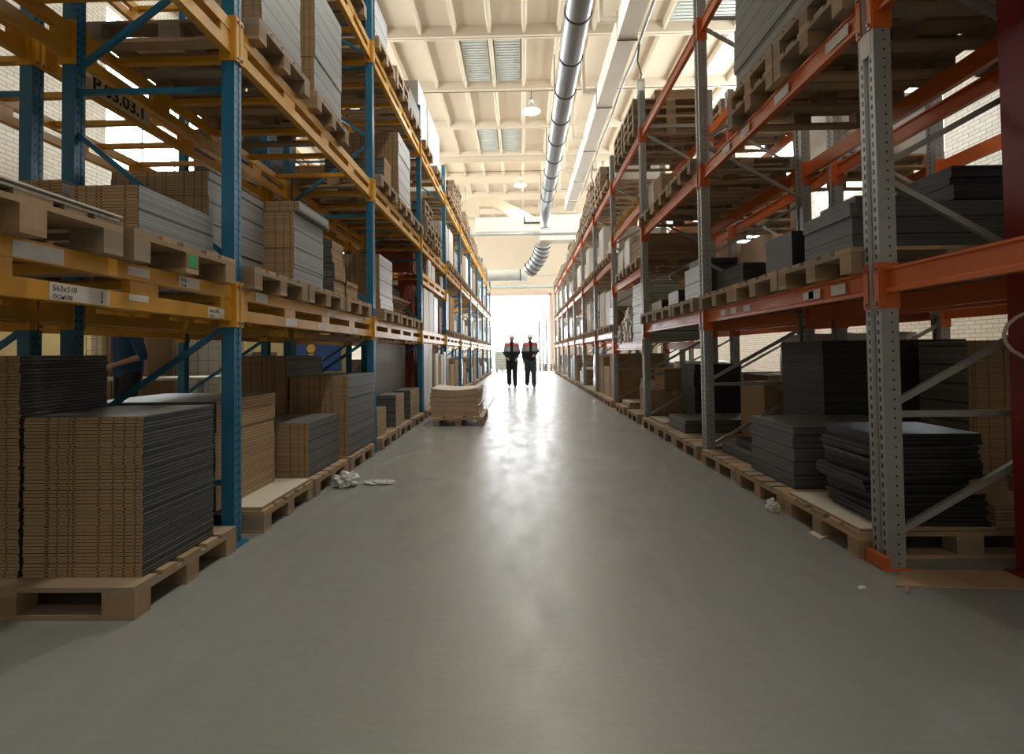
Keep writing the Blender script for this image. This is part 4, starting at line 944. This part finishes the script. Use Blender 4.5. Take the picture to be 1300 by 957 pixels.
def person(loc, rz, label, top, legs, step, arms, helmet=True, vox=.011, scale=1.0):
    """faces -Y; joints in metres for a 1.75 m figure"""
    root = empty('person', loc, label, 'person', rz=rz); root.scale = (scale,)*3
    hips = {-1: (-.09, 0, .93), 1: (.09, 0, .93)}
    knee = {s: (s*.10, step[s][0], .50) for s in (-1, 1)}; ank = {s: (s*.10, step[s][1], .09+step[s][2]) for s in (-1, 1)}
    sh = {s: (s*.185, .0, 1.44) for s in (-1, 1)}
    bm = bmesh.new()
    ell(bm, (0, .0, 1.64), (.075, .092, .112)); ell(bm, (0, -.03, 1.585), (.052, .058, .05)); capsule(bm, (0, -.088, 1.635), (0, -.102, 1.612), .010, .015, 8)   # skull, jaw, nose
    for s in (-1, 1):
        ell(bm, (s*.077, .005, 1.63), (.010, .02, .03), 8); ell(bm, (s*.030, -.082, 1.65), (.012, .008, .008), 8)
    ell(bm, (0, -.088, 1.583), (.026, .010, .007), 8)
    capsule(bm, (0, .01, 1.42), (0, .0, 1.56), .058, .052)
    capsule(bm, (0, 0, 1.36), (0, 0, 1.12), .115, .10); capsule(bm, (0, 0, 1.12), (0, 0, .95), .10, .11)
    for s in (-1, 1):
        el, wr = arms[s]; capsule(bm, sh[s], el, .05, .042); capsule(bm, el, wr, .042, .028); capsule(bm, (0, 0, 1.42), sh[s], .06, .055)
        d = (Vector(wr)-Vector(el)).normalized(); palm = Vector(wr)+d*.05; capsule(bm, wr, tuple(palm), .026, .032, 10)
        side = d.cross(Vector((0, 1, 0))); side = side.normalized() if side.length > .1 else Vector((1, 0, 0))
        inn = side.cross(d).normalized()
        for k in range(4):
            b0 = palm+side*(.026*(k-1.5)*.72)+d*.015; ln = (.036, .042, .040, .031)[k]
            m1 = b0+d*ln+inn*.008; m2 = m1+d*ln*.6+inn*.022; capsule(bm, tuple(b0), tuple(m1), .0095, .009, 8); capsule(bm, tuple(m1), tuple(m2), .009, .008, 8)
        tb_ = Vector(wr)+d*.025-side*.03; capsule(bm, tuple(Vector(wr)+d*.01), tuple(tb_), .014, .012, 8); capsule(bm, tuple(tb_), tuple(tb_+d*.035+inn*.02-side*.008), .012, .009, 8)
        capsule(bm, hips[s], knee[s], .085, .058); capsule(bm, knee[s], ank[s], .056, .04); 
    remesh(bm, 'body', M['skin'], root, .009, 2)
    bm = bmesh.new(); hem = .88 if top != 'tshirt' else .90
    [capsule(bm, (s_*.05, 0, 1.38), (s_*.045, 0, 1.12), .145, .14) for s_ in (-1, 1)]; [capsule(bm, (s_*.045, 0, 1.12), (s_*.05, 0, hem+.10), .14, .145) for s_ in (-1, 1)]; ell(bm, (0, .0, 1.37), (.215, .13, .11))
    for s in (-1, 1):
        el, wr = arms[s]; capsule(bm, sh[s], el, .072, .060)
        if top == 'jacket': capsule(bm, el, tuple(Vector(wr)*.95+Vector(el)*.05), .060, .046)
        capsule(bm, (s*.05, 0, 1.42), sh[s], .078, .072)
    capsule(bm, (0, .012, 1.45), (0, .004, 1.505 if top == 'jacket' else 1.47), .085, .072)
    if top == 'tshirt':
        pass
    remesh(bm, 'work_jacket' if top == 'jacket' else 't_shirt', M['jacket' if top == 'jacket' else 'tshirt'], root, vox)
    bm = bmesh.new(); capsule(bm, (-.06, 0, .98), (.06, 0, .98), .125, .125)
    for s in (-1, 1): capsule(bm, hips[s], knee[s], .116, .088); capsule(bm, knee[s], (ank[s][0], ank[s][1], ank[s][2]+.02), .086, .078)
    remesh(bm, 'trousers', M[legs], root, vox)
    for s in (-1, 1):
        bm = bmesh.new(); a = ank[s]; capsule(bm, (a[0], a[1]+.03, a[2]-.04), (a[0], a[1]-.13, a[2]-.045), .046, .042); capsule(bm, (a[0], a[1], a[2]-.03), (a[0], a[1], a[2]+.03), .048, .045)
        remesh(bm, 'shoe', M['shoe'], root, .01)
    bm = bmesh.new()
    if helmet:
        ell(bm, (0, .005, 1.685), (.100, .122, .085)); ell(bm, (0, -.03, 1.678), (.108, .16, .012)); capsule(bm, (0, -.08, 1.745), (0, .09, 1.745), .015, .015, 8)
        remesh(bm, 'hard_hat', M['helmet'], root, .009)
    else:
        ell(bm, (0, .02, 1.68), (.083, .095, .085)); remesh(bm, 'hair', M['hair'], root, .009)
    return root
person((-.325, 17.35, 0), 0, 'man in white hard hat, red and grey jacket and black trousers, walking, left', 'jacket', 'navy', {-1: (-.02, .12, .03), 1: (-.10, -.14, 0)},
       {-1: ((-.245, .03, 1.17), (-.15, -.17, 1.0)), 1: ((.245, .02, 1.17), (.17, -.16, .98))})
person((.295, 17.25, 0), .12, 'man in white hard hat, red and grey jacket and grey trousers, walking, right', 'jacket', 'slate', {-1: (-.04, .16, .04), 1: (-.08, -.12, 0)},
       {-1: ((-.25, .04, 1.17), (-.24, -.08, .92)), 1: ((.245, .04, 1.18), (.12, -.18, 1.08))})
person((-4.98, 6.4, 0), -.5, 'man in blue t-shirt and dark trousers, working behind the left racks', 'tshirt', 'navy', {-1: (-.03, .10, 0), 1: (-.10, -.10, 0)},
       {-1: ((-.30, .06, 1.17), (-.22, -.12, .98)), 1: ((.28, .03, 1.17), (.20, -.20, 1.08))}, helmet=False)
